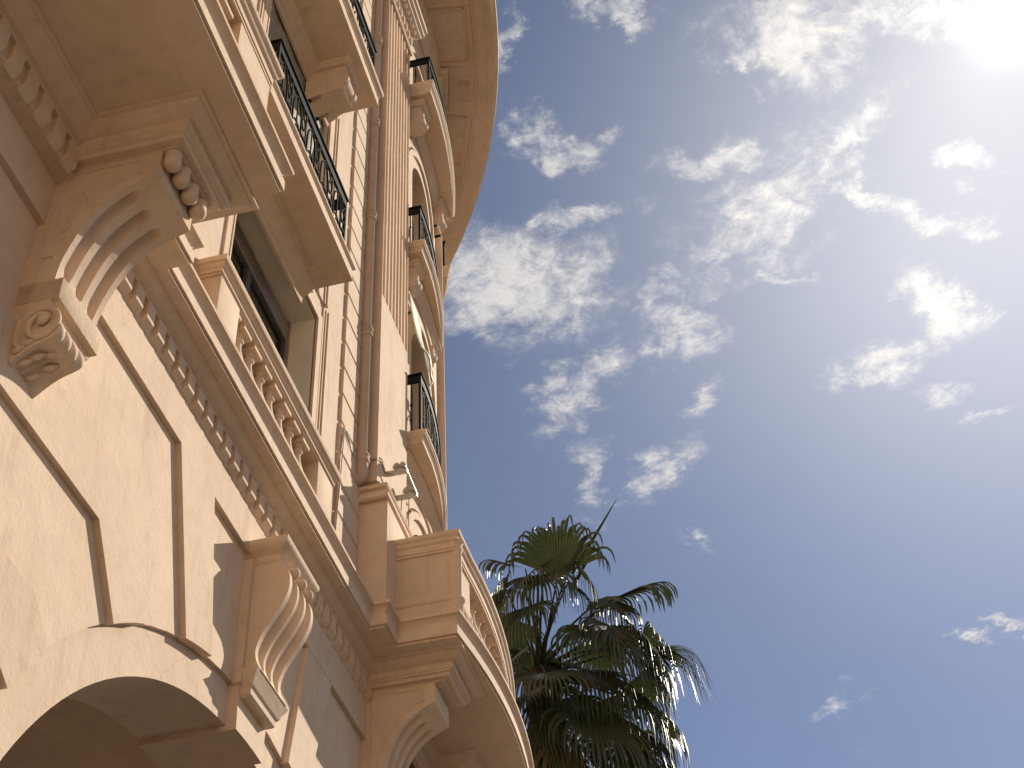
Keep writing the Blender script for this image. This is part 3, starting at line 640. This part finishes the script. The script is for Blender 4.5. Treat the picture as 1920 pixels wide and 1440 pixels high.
# ------------------------------------------------------------------ bow: curved wall, arched windows, slabs, parapet
WC, WR = (-9.3, 13.3), 9.38
def ang(y): return math.asin((y - WC[1]) / WR)
bays = [(13.0, 14.5), (16.5, 17.9), (19.2, 20.2)]
edges = [11.9] + [v for b in bays for v in b] + [20.9]
m = MB()
for i, (ya, yb) in enumerate(zip(edges, edges[1:])):
    if i % 2 == 0: m.arcbox(WC, WR - .4, WR, ang(ya), ang(yb), 9.8, 24.6, 10)
    else:
        for c, d in ((9.8, 9.9), (12.75, 13.6), (16.35, 17.25), (20.2, 21.2), (23.2, 24.6)): m.arcbox(WC, WR - .4, WR, ang(ya), ang(yb), c, d, 8)
bw = m.build('bow_wall', STUCCO, B)
for bi, (ya, yb) in enumerate(bays):
    a0, a1 = ang(ya), ang(yb); am = (a0 + a1) / 2; hw = (a1 - a0) / 2 * WR
    for fz0, fz1 in ((9.9, 12.75), (13.6, 16.35), (17.25, 20.2), (21.2, 23.2)):
        def pt(s, z, r): a = am + s / WR; return (WC[0] + r * math.cos(a), WC[1] + r * math.sin(a), z)
        spring = fz1 - hw * .92
        def archband(r0, r1, x0, x1, jam=True):
            ls = []
            prm = [(-1, fz0)] + [None]
            pts = []
            for k in range(0, 25):
                t = PI - PI * k / 24; pts.append((math.cos(t), math.sin(t)))
            lo = [[(-r, fz0), (-r, spring)] + [(r * c, spring + r * .92 * s_) for c, s_ in pts[1:-1]] + [(r, spring), (r, fz0)] for r in (r0, r1)]
            for q0, q1 in zip(*lo): ls.append([pt(q0[0], q0[1], WR + x0), pt(q1[0], q1[1], WR + x0), pt(q1[0], q1[1], WR + x1), pt(q0[0], q0[1], WR + x1)])
            return ls
        f = MB().loops(archband(hw * .80, hw * 1.08, -.39, .012)); f.loops(archband(hw * 1.06, hw * 1.20, -.02, .05)); f.loops(archband(hw * 1.26, hw * 1.34, -.02, .035))
        f = f.build('arched_surround', TRIM, bw, smooth=40)
        p = MB(); p.loops([[pt(-hw, z, WR - .33), pt(hw, z, WR - .33), pt(hw, z, WR - .30), pt(-hw, z, WR - .30)] for z in (fz0, fz1)])
        p.build('arched_pane', DIMGLASS, bw)
        c = MB()
        for s in (-hw * .8, -.05, hw * .8 - .08): c.loops([[pt(s, z, WR - .3), pt(s + .09, z, WR - .3), pt(s + .09, z, WR - .25), pt(s, z, WR - .25)] for z in (fz0, fz1)])
        c.loops([[pt(-hw * .8, z, WR - .3), pt(hw * .8, z, WR - .3), pt(hw * .8, z, WR - .26), pt(-hw * .8, z, WR - .26)] for z in (spring - .04, spring + .05)])
        c.build('casement', FRAME, bw)

# iron-railed bow balconies
BSLAB = [(-.30, .0), (.0, .0), (.0, .065), (.008, .07), (.008, .09), (.020, .10), (.036, .115), (.042, .125), (.042, .14), (.052, .147), (.056, .18), (.04, .19), (-.30, .20)]
def bow_slab(c, r, y0, y1, z, label, x_in=-.3, sc=1.0):
    ap = bow_path(c, r, y0, y0 + .01, 1)[:1] + bow_path(c, r, y0 + .40, y1 - .40, 18) + bow_path(c, r, y1 - .01, y1, 1)[-1:]
    pa = [(x_in, y0)] + ap + [(x_in - .4, y1)]
    s = MB().sweep(pa, [(a, z + b * sc) for a, b in BSLAB]).build('bow_balcony_slab', TRIM, B, label=label)
    MB().xy([(x_in, y0 + .15)] + bow_path(c, r - .15, y0 + .15, y1 - .15, 22) + [(x_in - .4, y1 - .15)], z + .003, z + .16 * sc).build('slab_core', STUCCO, s)
    MB().sweep(bow_path(WC, WR, y0 + .06, y1 - .02, 10), [(-.05, z - .2), (.03, z - .2), (.04, z - .14), (.07, z - .11), (.11, z - .05), (.14, z - .03), (.14, z - .004), (-.05, z - .004)]).build('bed_moulding', TRIM, s)
    return s, ap
BA1 = ((-5.55, 12.80), 5.945, 12.65, 14.95); BA2 = ((-5.98, 12.78), 6.37, 12.65, 14.65); BA3 = ((-8.02, 12.85), 8.565, 12.65, 15.35); BA4 = ((-2.72, 15.9), 2.56, 16.6, 17.85)
BB1 = bow_slab(*BA1, 13.33, 'lowest iron-railed bow balcony, just above the stone parapet')
BB2 = bow_slab(*BA2, 16.99, 'middle bow balcony above the pale awning', sc=1.12)
BB3 = bow_slab(*BA3, 20.9, 'highest bow balcony under the eaves', sc=1.5)
BB4 = bow_slab(*BA4, 20.95, 'balcony round the far side of the bow', x_in=-1.2, sc=1.3)
for s, z, ya, yb, xl in ((BB2[0], 16.985, 12.80, 13.08, .26), (BB2[0], 16.985, 14.25, 14.53, .08), (BB3[0], 20.885, 12.78, 13.12, .36), (BB3[0], 20.885, 14.85, 15.2, .10)):
    scroll_bracket(ya, yb, -.35, xl, z, s, .55)

# stone parapet of the bow terrace
PC, PR = (-9.97, 12.90), 11.0
pp = bow_path(PC, PR, 12.20, 18.5, 40)
ppath = [(.30, 11.74), (1.0, 11.74)] + pp
par = MB().sweep(ppath, [(-.30, 9.835), (.02, 9.835), (.02, 10.19), (.035, 10.20), (.045, 10.225), (.035, 10.25), (.0, 10.265), (-.30, 10.265)]).build('bow_parapet', TRIM, B)
CAPR = [(-.34, 10.845), (.012, 10.845), (.012, 10.875), (.022, 10.88), (.022, 10.955), (.04, 10.965), (.052, 10.985), (.052, 11.005), (.075, 11.02), (.082, 11.035), (.082, 11.068), (.04, 11.08), (-.34, 11.085)]
MB().sweep(ppath, CAPR).build('parapet_coping', TRIM, par)
MB().xy([(.30, 11.745), (.995, 11.745)] + bow_path(PC, PR - .005, 11.95, 12.34, 6) + [(.70, 12.34), (.30, 12.10)], 10.26, 10.85).build('pedestal', STUCCO, par)
MB().lathe((1.012, 11.795, 0), [(.062, 9.86), (.062, 10.16), (.085, 10.19), (.09, 10.22), (.062, 10.26), (.055, 10.28), (.055, 10.84), (.062, 10.86), (.065, 10.875), (.06, 10.90), (.06, 10.95), (.085, 10.98)], 18).build('corner_colonnette', TRIM, par, smooth=45)
for k in range(16):
    a = math.asin((12.52 - PC[1]) / PR) + .0225 * k
    inst(bme, 'baluster', par, (PC[0] + (PR - .11) * math.cos(a), PC[1] + (PR - .11) * math.sin(a), 10.265))
MB().arcbox(PC, PR - .22, PR, .33, .38, 10.26, 10.85, 3).build('pedestal', STUCCO, par)

# parapet of the near balcony
ppn = [(1.16, -6), (1.16, 5.68), (.0, 5.68)]
npar = MB().sweep(ppn, [(-.30, 9.835), (.02, 9.835), (.02, 10.14), (.035, 10.15), (.045, 10.175), (.035, 10.2), (.0, 10.215), (-.30, 10.215)]).build('near_parapet', TRIM, B)
MB().sweep(ppn, CAPR).build('parapet_coping', TRIM, npar)
MB().box(.86, 1.165, 5.10, 5.685, 10.1, 10.85).build('pedestal', STUCCO, npar)
MB().box(.0, .87, 5.40, 5.682, 10.1, 10.85).build('pedestal', STUCCO, npar)
MB().box(.86, 1.16, 1.2, 2.0, 10.1, 10.85).build('pedestal', STUCCO, npar)
for k in range(11): inst(bme, 'baluster', npar, (1.05, 4.93 - .2535 * k, 10.215))

# ------------------------------------------------------------------ eaves
EC, ER = (-11.58, 11.54), 13.19
ea1 = .85
EZ = 1.2
ep = [(EC[0] + ER, -6)] + arc(EC, ER, 0.0, ea1, 60)
EAVE = [(a, z + EZ) for a, z in [(-1.75, 23.24), (-.30, 23.24), (-.30, 23.215), (-.10, 23.215), (-.10, 23.19), (.0, 23.19), (.0, 23.24), (.022, 23.25), (.022, 23.33), (.05, 23.345), (.05, 23.43), (.09, 23.45), (.10, 23.52), (-1.75, 23.54)]]
ev = MB().sweep(ep, EAVE).build('eaves_cornice', TRIM, B)
MB().xy([(-1.5, -6), (EC[0] + ER - 1.5, -6)] + arc(EC, ER - 1.2, 0, ea1, 40) + [(-6, 20)], 23.245 + EZ, 23.5 + EZ).build('eaves_soffit', STUCCO, ev)
def coffer(r0, r1, a0, a1):
    t = .045; dr = t / (r1)
    m = MB(); zt, zb = 23.246 + EZ, 23.205 + EZ
    m.arcbox(EC, r0, r0 + t, a0, a1, zb, zt); m.arcbox(EC, r1 - t, r1, a0, a1, zb, zt); m.arcbox(EC, r0 + t, r1 - t, a0, a0 + dr, zb, zt, 1); m.arcbox(EC, r0 + t, r1 - t, a1 - dr, a1, zb, zt, 1)
    t2 = .11; dr2 = t2 / r1
    m.arcbox(EC, r0 + t2, r0 + t2 + .02, a0 + dr2, a1 - dr2, zb + .015, zt); m.arcbox(EC, r1 - t2 - .02, r1 - t2, a0 + dr2, a1 - dr2, zb + .015, zt)
    m.arcbox(EC, r0 + t2, r1 - t2, a0 + dr2, a0 + dr2 + .002, zb + .015, zt, 1); m.arcbox(EC, r0 + t2, r1 - t2, a1 - dr2 - .002, a1 - dr2, zb + .015, zt, 1)
    m.build('soffit_coffer', TRIM, ev)
for a0, a1, ra, rb_ in ((.02, .115, 11.85, 12.75), (.135, .24, 11.85, 12.8), (.262, .30, 12.45, 12.8), (.325, .43, 12.0, 12.8), (.45, .49, 12.45, 12.8), (.515, .62, 11.9, 12.8), (.645, .75, 11.9, 12.8)): coffer(ra, rb_, a0, a1)
for a in (.247, .437, .63):
    b = MB().arcbox(EC, 11.1, 12.32, a - .002, a + .058, 23.08 + EZ, 23.245 + EZ, 3); b.arcbox(EC, 11.1, 12.22, a + .004, a + .052, 22.94 + EZ, 23.08 + EZ, 3); b.arcbox(EC, 11.1, 12.06, a + .008, a + .048, 22.55 + EZ, 22.94 + EZ, 3)
    b.build('eaves_bracket', TRIM, ev, bevel=.008)
# crown moulding and pilasters of the bow
MB().sweep(bow_path(WC, WR, 11.95, 20.8, 40), [(a, z + EZ) for a, z in [(-.05, 22.75), (.05, 22.75), (.06, 22.82), (.10, 22.88), (.15, 22.98), (.17, 23.06), (.22, 23.12), (.25, 23.246), (-.05, 23.246)]]).build('crown_moulding', TRIM, B)
for ya, yb in ((15.42, 15.8), (18.3, 18.65)):
    MB().arcbox(WC, WR - .05, WR + .12, ang(ya), ang(yb), 13.0, 24.0, 3).build('bow_pilaster', TRIM, bw)
# ------------------------------------------------------------------ iron railings
def along(path, s):
    d = 0
    for a, b in zip(path, path[1:]):
        l = (Vector(b) - Vector(a)).length
        if d + l >= s or b is path[-1]:
            t = (s - d) / l; p = Vector(a).lerp(Vector(b), t); return p, (Vector(b) - Vector(a)).normalized()
        d += l
def plen(path): return sum((Vector(b) - Vector(a)).length for a, b in zip(path, path[1:]))
def iron_railing(front, sides, z0, z1, label, step=.46, scale=1.0, heavy=True):
    loc = Vector((*front[len(front) // 2], z0))
    r = root('iron_railing', loc, label, 'railing', 'black iron balcony railings')
    full = ([sides[0]] if sides[0] else []) + front + ([sides[1]] if sides[1] else [])
    MB().sweep(full, [(-.032, z1 - .022), (.032, z1 - .022), (.036, z1 - .012), (.03, z1), (-.03, z1), (-.036, z1 - .012)]).build('handrail', IRON, r, 20)
    MB().sweep(full, [(-.014, z1 - .15), (.014, z1 - .15), (.014, z1 - .035), (-.014, z1 - .035)]).build('rail_plate', IRON, r, 0)
    MB().sweep(full, [(-.012, z0 + .055), (.012, z0 + .055), (.012, z0 + .08), (-.012, z0 + .08)]).build('bottom_rail', IRON, r, 0)
    for p in [front[0], front[-1]]:
        MB().box(p[0] - .016, p[0] + .016, p[1] - .016, p[1] + .016, z0 - .02, z1 - .02).build('post', IRON, r, 0)
    for a, b in ((sides[0], front[0]), (front[-1], sides[1])):
        if not a or not b: continue
        va, vb = Vector(a), Vector(b); n = max(2, int((vb - va).length / .16))
        for k in range(1, n):
            p = va.lerp(vb, k / n); q = MB().box(p.x - .008, p.x + .008, p.y - .008, p.y + .008, z0 + .07, z1 - .12)
            q.sphere((p.x, p.y, (z0 + z1) / 2), .018, 5, (1, 1, 2)); q.build('side_bar', IRON, r, 40)
    L = plen(front); n = max(1, round(L / step)); w = L / n; h = z1 - .125 - (z0 + .08); zb = z0 + .08
    for k in range(n):
        m = MB()
        def P_(u, v):
            p, t = along(front, min(L - 1e-4, max(1e-4, (k + u) * w))); return (p.x, p.y, zb + v * h)
        p, t = along(front, (k + .5) * w); ax = (t.y, -t.x, 0)
        m.box(*(lambda q: (q[0] - .007, q[0] + .007, q[1] - .007, q[1] + .007, zb, zb + h))(P_(0, 0)))
        # hoop, its inner spike, C-scroll and tie bar in flat iron
        m.ribbon([P_(.12 + .0, .02)] + [P_(.40 - .28 * math.cos(PI * i / 12), .52 + .40 * math.sin(PI * i / 12)) for i in range(13)] + [P_(.68, .02)], ax, .020, .009)
        m.ribbon([P_(.40, .02), P_(.40, .5), P_(.40, .90)], ax, .014, .012)
        m.ribbon([P_(.40 + (.03 + .012 * i) * math.cos(i * .52 + 1.0), .28 + (.03 + .012 * i) * .62 * math.sin(i * .52 + 1.0)) for i in range(16)], ax, .020, .009)
        m.ribbon([P_(.68, .34), P_(.84, .36), P_(1.0, .36)], ax, .022, .02)
        m.ribbon([P_(.84 + .11 * math.cos(a), .66 + .13 * math.sin(a)) for a in [2 * PI * i / 14 for i in range(15)]], ax, .018, .009)
        m.ribbon([P_(.72, .95), P_(.84, .80), P_(.96, .95)], ax, .016, .01)
        m.build('scroll_panel', IRON, r, 30)
    return r
iron_railing([(.50, 7.12), (.50, 9.20)], [(.03, 7.12), (.03, 9.20)], 13.0, 13.95, 'black iron scroll railing of the shallow balcony in front of the olive canvas blind', .42)
iron_railing([(.60, 6.7), (.60, 9.66)], [(.03, 6.7), (.03, 9.66)], 16.70, 17.58, 'black iron railing at the top edge of the photo beside the downpipe', .42)
def bow_rail(c, r, y0, y1, n=14): return bow_path(c, r - .05, y0 + .06, y1 - .06, n)
iron_railing(bow_rail(*BA1), [(.10, 12.71), None], 13.53, 14.60, 'black iron bow railing under the pale awning, lowest on the bow', .44)
iron_railing(bow_rail(*BA2), [(.05, 12.71), None], 17.22, 18.09, 'black iron bow railing at mid height, beside the fluted pilaster', .44)
iron_railing(bow_rail(*BA3), [(.05, 12.71), None], 21.2, 22.0, 'black iron bow railing just below the pilaster capital and eaves', .44)
iron_railing(bow_rail(*BA4), [(-.9, 16.66), None], 21.22, 22.0, 'small dark railing round the far side of the bow under the eaves', .44)

# ------------------------------------------------------------------ downpipe
dp = root('downpipe', (.095, 11.20, 11.8), 'cream-painted drainpipe running down the corner beside the fluted pilaster', 'drainpipe')
PX, PY, PRD = .075, 11.285, .068
MB().lathe((PX, PY, 0), [(PRD, 12.0), (PRD, 24.4)], 24).build('pipe', PIPE, dp, 60)
for z in (14.0, 16.21, 18.31, 20.44):
    MB().lathe((PX, PY, z), [(PRD, -.06), (.080, -.05), (.083, -.03), (.080, -.012), (.074, 0), (.074, .03), (.084, .04), (.087, .06), (.084, .08), (.070, .085)], 24).build('collar', PIPE, dp, 60)
    MB().lathe((PX, PY, z), [(.0705, .10), (.0755, .102), (.0755, .125), (.0705, .127)], 24).build('pipe_clip', PIPE, dp, 40)
    MB().box(-.02, .04, PY - .012, PY + .012, z + .10, z + .125).build('clip_arm', PIPE, dp, 0)
MB().lathe((PX, PY, 11.92), [(.080, 0), (.089, .01), (.091, .04), (.086, .065), (.082, .08), (.090, .09), (.092, .11), (.085, .13), (.07, .135)], 24).build('socket', PIPE, dp, 60)
MB().tube([(PX, PY, 11.95), (PX, PY, 11.86)] + [(PX - .0 - .10 * (1 - math.cos(a)), PY + .015 * math.sin(a), 11.80 - .10 * math.sin(a)) for a in [PI / 2 * i / 8 for i in range(9)]] + [(-.06, PY + .02, 11.70)], .079, 20).build('elbow', PIPE, dp, 60)

# ------------------------------------------------------------------ wires and the insulator brackets
w = root('wall_cable', (.05, 10.73, 11.5), 'pair of thin painted cables running down the quoins and across behind the drainpipe', 'cable')
def cab(pts, r, n=24):
    q = []
    V = [Vector(p) for p in pts]; V = [V[0] * 2 - V[1]] + V + [V[-1] * 2 - V[-2]]
    for i in range(1, len(V) - 2):
        for k in range(8):
            t = k / 8; a, b, c, d = V[i - 1], V[i], V[i + 1], V[i + 2]
            q.append(0.5 * ((2 * b) + (c - a) * t + (2 * a - 5 * b + 4 * c - d) * t * t + (3 * b - a - 3 * c + d) * t ** 3))
    q.append(V[-2]); return MB().tube(q, r, 6)
cab([(.02, 10.66, 9.86), (.022, 10.67, 10.6), (.02, 10.685, 11.2), (.05, 10.72, 11.9), (.05, 10.78, 12.02), (.045, 10.95, 11.98), (.03, 11.10, 11.93), (.03, 11.3, 11.98), (.12, 11.385, 12.02)], .008).build('wire', CABLE, w, 60)
cab([(.02, 10.675, 9.86), (.03, 10.69, 10.6), (.045, 10.715, 11.3), (.05, 10.75, 11.92), (.05, 10.80, 11.98), (.045, 10.99, 11.92), (.03, 11.14, 11.90)], .0065).build('wire', CABLE, w, 60)
cab([(.03, 11.32, 11.97), (.18, 11.39, 12.06), (.232, 11.50, 12.14), (.235, 11.62, 12.06), (.26, 11.76, 12.12)], .0065).build('wire', CABLE, w, 60)
cab([(.03, 11.30, 11.97), (.20, 11.392, 12.05), (.232, 11.54, 12.1), (.24, 11.66, 12.04), (.30, 11.78, 12.13)], .008).build('wire', CABLE, w, 60)
def bracket(y, z, x1, label):
    b = root('insulator_bracket', (.22, y, z), label, 'bracket', 'insulator brackets on the pilaster')
    MB().box(.20, x1, y - .022, y + .022, z - .03, z + .03).build('arm', STEEL, b, 0, .004)
    for x in (.33, x1 - .06):
        MB().lathe((x, y, z), [(.012, .03), (.012, .055), (.04, .06), (.05, .075), (.045, .095), (.025, .105), (.03, .12), (.018, .135), (.004, .138)], 16).build('insulator', CERAM if x > .4 else STEEL, b, 50)
    return b
bracket(11.78, 12.14, .46, 'upper steel insulator arm on the pilaster, joined to the looping wires')
bracket(12.18, 12.10, .46, 'lower steel insulator arm on the pilaster, with wires hanging below it')
rod = root('bright_rod', (.43, 11.96, 12.17), 'shiny slim rod joining the two insulator arms', 'rod')
MB().tube([(.435, 11.74, 12.185), (.435, 12.23, 12.145)], .016, 10).build('tube', STEEL, rod, 60)
w2_ = root('hanging_wire', (.35, 12.2, 11.5), 'thin wires looping down from the lower insulator arm', 'wire')
cab([(.36, 12.18, 12.07), (.34, 12.23, 11.78), (.33, 12.29, 11.58), (.29, 12.36, 11.66), (.24, 12.42, 11.95)], .007).build('wire', CABLE, w2_, 60)
cab([(.28, 12.16, 12.07), (.25, 12.22, 11.86), (.24, 12.28, 11.72)], .007).build('wire', CABLE, w2_, 60)
hk = root('blind_hook', (.02, 7.70, 12.4), 'small white hook at the top left of the roller shutter', 'hook')
MB().tube([(-.06, 7.66, 12.50), (-.03, 7.72, 12.46), (.0, 7.80, 12.44), (.02, 7.86, 12.45), (.03, 7.88, 12.49)], .017, 8).build('hook_bar', HOOK, hk, 60)

# ------------------------------------------------------------------ canvas blinds
def sheet(fn, nu, nv, th=.004):
    m = MB(); g = [[fn(i / nu, j / nv) for j in range(nv + 1)] for i in range(nu + 1)]
    o = 0
    for r in g: m.v += r
    for i in range(nu):
        for j in range(nv): m.f.append((i * (nv + 1) + j, i * (nv + 1) + j + 1, (i + 1) * (nv + 1) + j + 1, (i + 1) * (nv + 1) + j))
    return m
cb = root('canvas_blind', (-.06, 8.77, 13.6), 'olive canvas blind drawn down over the window behind the scroll railing', 'blind')
def f1(u, v):
    y = 7.79 + 1.955 * u; z = 16.40 - 2.9 * v
    x = -.03 - .20 * v + .020 * math.sin(u * 23 + v * 4) * (.3 + v) + .03 * math.sin(v * 9 + u * 3) * v
    return (x, y, z)
sheet(f1, 70, 60).build('canvas', CLOTH, cb, 180)
MB().box(-.035, -.012, 7.79, 9.745, 16.395, 16.418).build('top_batten', HOOK, cb, 0)
aw = root('drop_awning', (.2, 13.2, 15.3), 'pale drop-arm awning hanging over the lowest bow railing', 'awning')
def f2(u, v):
    y = 12.86 + .68 * u + .03 * v
    e = .15 + (.325 - .15) * v - .04 * math.sin(PI * v) + .02 * math.sin(7 * u + 5 * v) * v
    a = math.asin((y - 12.9) / 6.5); return (e - 6.5 * (1 - math.cos(a)), y, 16.37 - 1.05 * v + .03 * math.sin(u * 5))
sheet(f2, 40, 40).build('canvas', CLOTH2, aw, 180)
MB().tube([(f2(i / 20, 1)[0], f2(i / 20, 1)[1], f2(i / 20, 1)[2] - .005) for i in range(21)], .016, 10).build('front_bar', HOOK, aw, 60)
MB().tube([f2(0, i / 12) for i in range(13)], .010, 8).build('side_hem', HOOK, aw, 60)
MB().tube([(f2(1, 1)[0], f2(1, 1)[1], 15.30), (.22, 13.54, 15.12), (.12, 13.5, 14.95)], .014, 8).build('drop_arm', HOOK, aw, 60)
MB().tube([(.12, 12.82, 16.40), (.12, 13.2, 16.40), (.10, 13.58, 16.40)], .03, 10).build('roller', CLOTH2, aw, 60)

# ------------------------------------------------------------------ fan palm
PB_ = Vector((.55, 18.75, 13.75))                      # crown
pm = root('fan_palm', (.72, 18.6, 0), 'tall fan palm with drooping glossy leaves rising behind the bow terrace', 'palm tree')
pm.location = (PB_.x + .05, PB_.y, 0)
m = MB(); ls = []; rnd = random.Random(11)
for i in range(90):
    z = i / 89 * (PB_.z - .15); r = .20 + .05 * (1 - z / 13.6) + .022 * (i % 2) + (.06 if z > 12.6 else 0)
    ls.append([(PB_.x + .05 + r * math.cos(2 * PI * k / 20) * (1 + .08 * rnd.random()), PB_.y + r * math.sin(2 * PI * k / 20) * (1 + .08 * rnd.random()), z) for k in range(20)])
m.loops(ls).build('trunk', TRUNK, pm, 20)
R_, U_, T_ = RIGHT, UP, -FWD
def frond(hub, axis, nrm, L, droop=1.0, spread=100, nseg=34, mat=None, seed=0, root_off=None, split=.5):
    """a costapalmate leaf: petiole, folded segments joined near the hub, free drooping tips"""
    rnd = random.Random(seed); H = Vector(hub); a = Vector(axis).normalized(); n = Vector(nrm); n = (n - a * n.dot(a)).normalized(); b = n.cross(a)
    base = PB_ + Vector((rnd.uniform(-.12, .12), rnd.uniform(-.12, .12), rnd.uniform(-.25, .1))) if root_off is None else Vector(root_off)
    fr = MB()
    N = 14; down = Vector((0, 0, -1))
    dth = math.radians(2 * spread / nseg)
    for k in range(nseg):
        th = math.radians(-spread + 2 * spread * (k + .5) / nseg)
        d0 = (a * math.cos(th) + b * math.sin(th)); Ls = L * (.72 + .28 * math.cos(th * .8)) * rnd.uniform(.93, 1.06)
        dr = min(1.0, droop * rnd.uniform(.85, 1.1)); sp1 = split * rnd.uniform(.85, 1.15)
        p = H.copy(); d = d0.copy(); tw = rnd.uniform(-.5, .5); c = []
        for i in range(N + 1):
            s = i / N
            g_ = min(1.0, max(0.0, (s - sp1 * .7) / (.50)))
            sag = g_ * g_ * (3 - 2 * g_)
            d = (d0 * (1 - dr * sag) + down * dr * (sag + .10 * s)).normalized()
            lat = n.cross(d)
            if lat.length < .15: lat = b
            lat.normalize(); up = d.cross(lat).normalized()
            if s < split: hw = math.tan(dth / 2) * s * Ls * 1.02 + .002
            else: hw = (math.tan(dth / 2) * split * Ls) * (1 - (s - split) / (1 - split)) ** .7 * .9 + .0015
            fold = .6 * hw * (1 if s > .05 else 0)
            l2 = lat * math.cos(tw * sag) + up * math.sin(tw * sag)
            c.append((p - l2 * hw - up * fold * .5, p + up * fold * .5, p + l2 * hw - up * fold * .5))
            p = p + d * (Ls / N)
        o = len(fr.v)
        for t in c: fr.v += [tuple(q) for q in t]
        for i in range(N):
            for j in range(2): fr.f.append((o + i * 3 + j, o + i * 3 + j + 1, o + i * 3 + 4 + j, o + i * 3 + 3 + j))
    me = bpy.data.meshes.new('frond'); me.from_pydata(fr.v, [], fr.f); me.materials.append(mat or LEAF); me.shade_smooth(); me.set_sharp_from_angle(angle=math.radians(50))
    o = bpy.data.objects.new('frond', me); COL.objects.link(o); o.parent = pm; o.matrix_parent_inverse = Matrix.Translation(-pm.location)
    mid = base.lerp(H, .55) + Vector((0, 0, .16 * (H - base).length))
    pts = [base.lerp(mid, t / 6).lerp(mid.lerp(H, t / 6), t / 6) for t in range(7)]
    pet = MB().tube(pts, [.030, .027, .023, .019, .016, .014, .012], 6).build('petiole', mat or LEAF, o, 60)
    pet.parent = o
    return o
K = .0085
def hubat(px, py, dep=0.0):
    D_ = FWD * 22.3
    return Vector((4, 0, 1.6)) + D_ + RIGHT * ((px - 960) * 22.3 / 2637.3) + UP * (-(py - 720) * 22.3 / 2637.3) - FWD * dep
def dirv(r, u, t): return R_ * r + Vector((0, 0, 1)) * u + Vector((.188, -.982, 0)) * t
def hang(px, py, dep, r, t, L, spread=95, split=.40, dn=.75):
    return (px, py, dep, (r * .6, -dn, t * .6), (r * .75, .55, t * .75), L, 1.0, spread, split)
specs = [
 # sighted hub, depth, axis (right, up, toward), normal, length, droop, spread, joined share
 (1045, 1078, .3, (.02, .72, .67), (0, -.69, .72), 1.36, .97, 66, .54),
 (1150, 1118, .2, (1, .36, .1), (-.25, .9, .5), 1.22, .95, 56, .55),
 (985, 1062, .3, (-1, .25, .15), (.1, .8, .6), .90, .95, 52, .58),
 hang(1152, 1124, .1, .3, .6, .80, 80), hang(1140, 1122, -.2, -.1, .5, .75, 80),
 hang(1008, 1068, .6, -.15, .9, 1.15), hang(978, 1082, .5, -.8, .5, 1.2), hang(948, 1100, .2, -1, .1, 1.1),
 hang(1020, 1060, .1, -.7, .4, 1.0, 70), hang(1075, 1055, .1, .8, .3, 1.1, 60, .3), hang(1066, 1085, .2, .6, .5, .95, 75, .3), hang(985, 1125, .7, -.4, .8, 1.0),
 hang(1112, 1160, .7, .1, .9, 1.35, 105), hang(1150, 1165, .6, .5, .7, 1.4, 105), hang(1185, 1182, .3, .9, .3, 1.35, 100), hang(1203, 1200, -.1, 1, -.1, 1.3, 90), hang(1172, 1205, .5, .7, .5, 1.3),
 (1225, 1222, .0, (.85, -.35, .1), (.4, .9, .2), 1.25, .9, 40, .30), (1215, 1210, .2, (.9, -.2, .2), (.3, .9, .2), 1.5, .85, 22, .25),
 (1018, 1232, 1.2, (0, -.6, .75), (0, .75, .6), 1.12, .7, 135, .50),
 hang(955, 1225, .7, -.8, .5, 1.15), hang(985, 1285, .6, -.6, .7, 1.1), hang(1060, 1285, .9, -.1, .9, 1.1),
 hang(1098, 1238, .9, .2, .9, 1.25, 100), hang(1106, 1300, 1.1, .3, .6, 1.45, 80, .52, .9), hang(1165, 1268, .7, .6, .6, 1.3), hang(1200, 1318, .4, .8, .4, 1.2), hang(1236, 1345, .1, 1, .1, 1.0, 85),
 hang(1150, 1372, .7, .4, .8, 1.2, 85, .5, .9), hang(1215, 1390, .3, .8, .4, 1.1), hang(1065, 1400, .2, -.2, .9, 1.1), hang(1190, 1350, .6, .6, .6, 1.2),
 hang(1130, 1215, -.8, .5, -.8, 1.2), hang(975, 1180, -.7, -.6, -.7, 1.1), hang(1200, 1285, -.6, .8, -.5, 1.2), hang(1120, 1330, -.5, .3, -.8, 1.3), hang(1180, 1400, -.4, .6, -.7, 1.2), hang(1000, 1240, -.6, -.4, -.8, 1.1)]
for i, (px, py, dep, ax, nm, L, dr, sp_, spl) in enumerate(specs):
    frond(hubat(px, py, dep), dirv(*ax), dirv(*nm), L, dr, sp_, max(16, int(sp_ * .34)) + (8 if i == 0 else 0), LEAF, 40 + i, None, spl)
# dead leaves hanging against the trunk
for i in range(12):
    a = 2 * PI * i / 12 + .2; h = PB_ + Vector((.42 * math.cos(a), .42 * math.sin(a), -1.15 - .35 * (i % 3)))
    frond(h, (.25 * math.cos(a), .25 * math.sin(a), -1), (math.cos(a), math.sin(a), .3), 1.2, 1.0, 55, 18, DRY if i % 3 else LEAF, 90 + i, PB_ + Vector((.15 * math.cos(a), .15 * math.sin(a), -.55)), .4)
# unopened spear leaves
for p, q in (((1072, 1075), (1156, 934)), ((1070, 1105), (1120, 1012))):
    a, b = hubat(*p, .1), hubat(*q, .1)
    MB().tube([a.lerp(b, t / 6) for t in range(7)], [.022, .03, .030, .026, .020, .012, .003], 7).build('spear_leaf', LEAF, pm, 60)
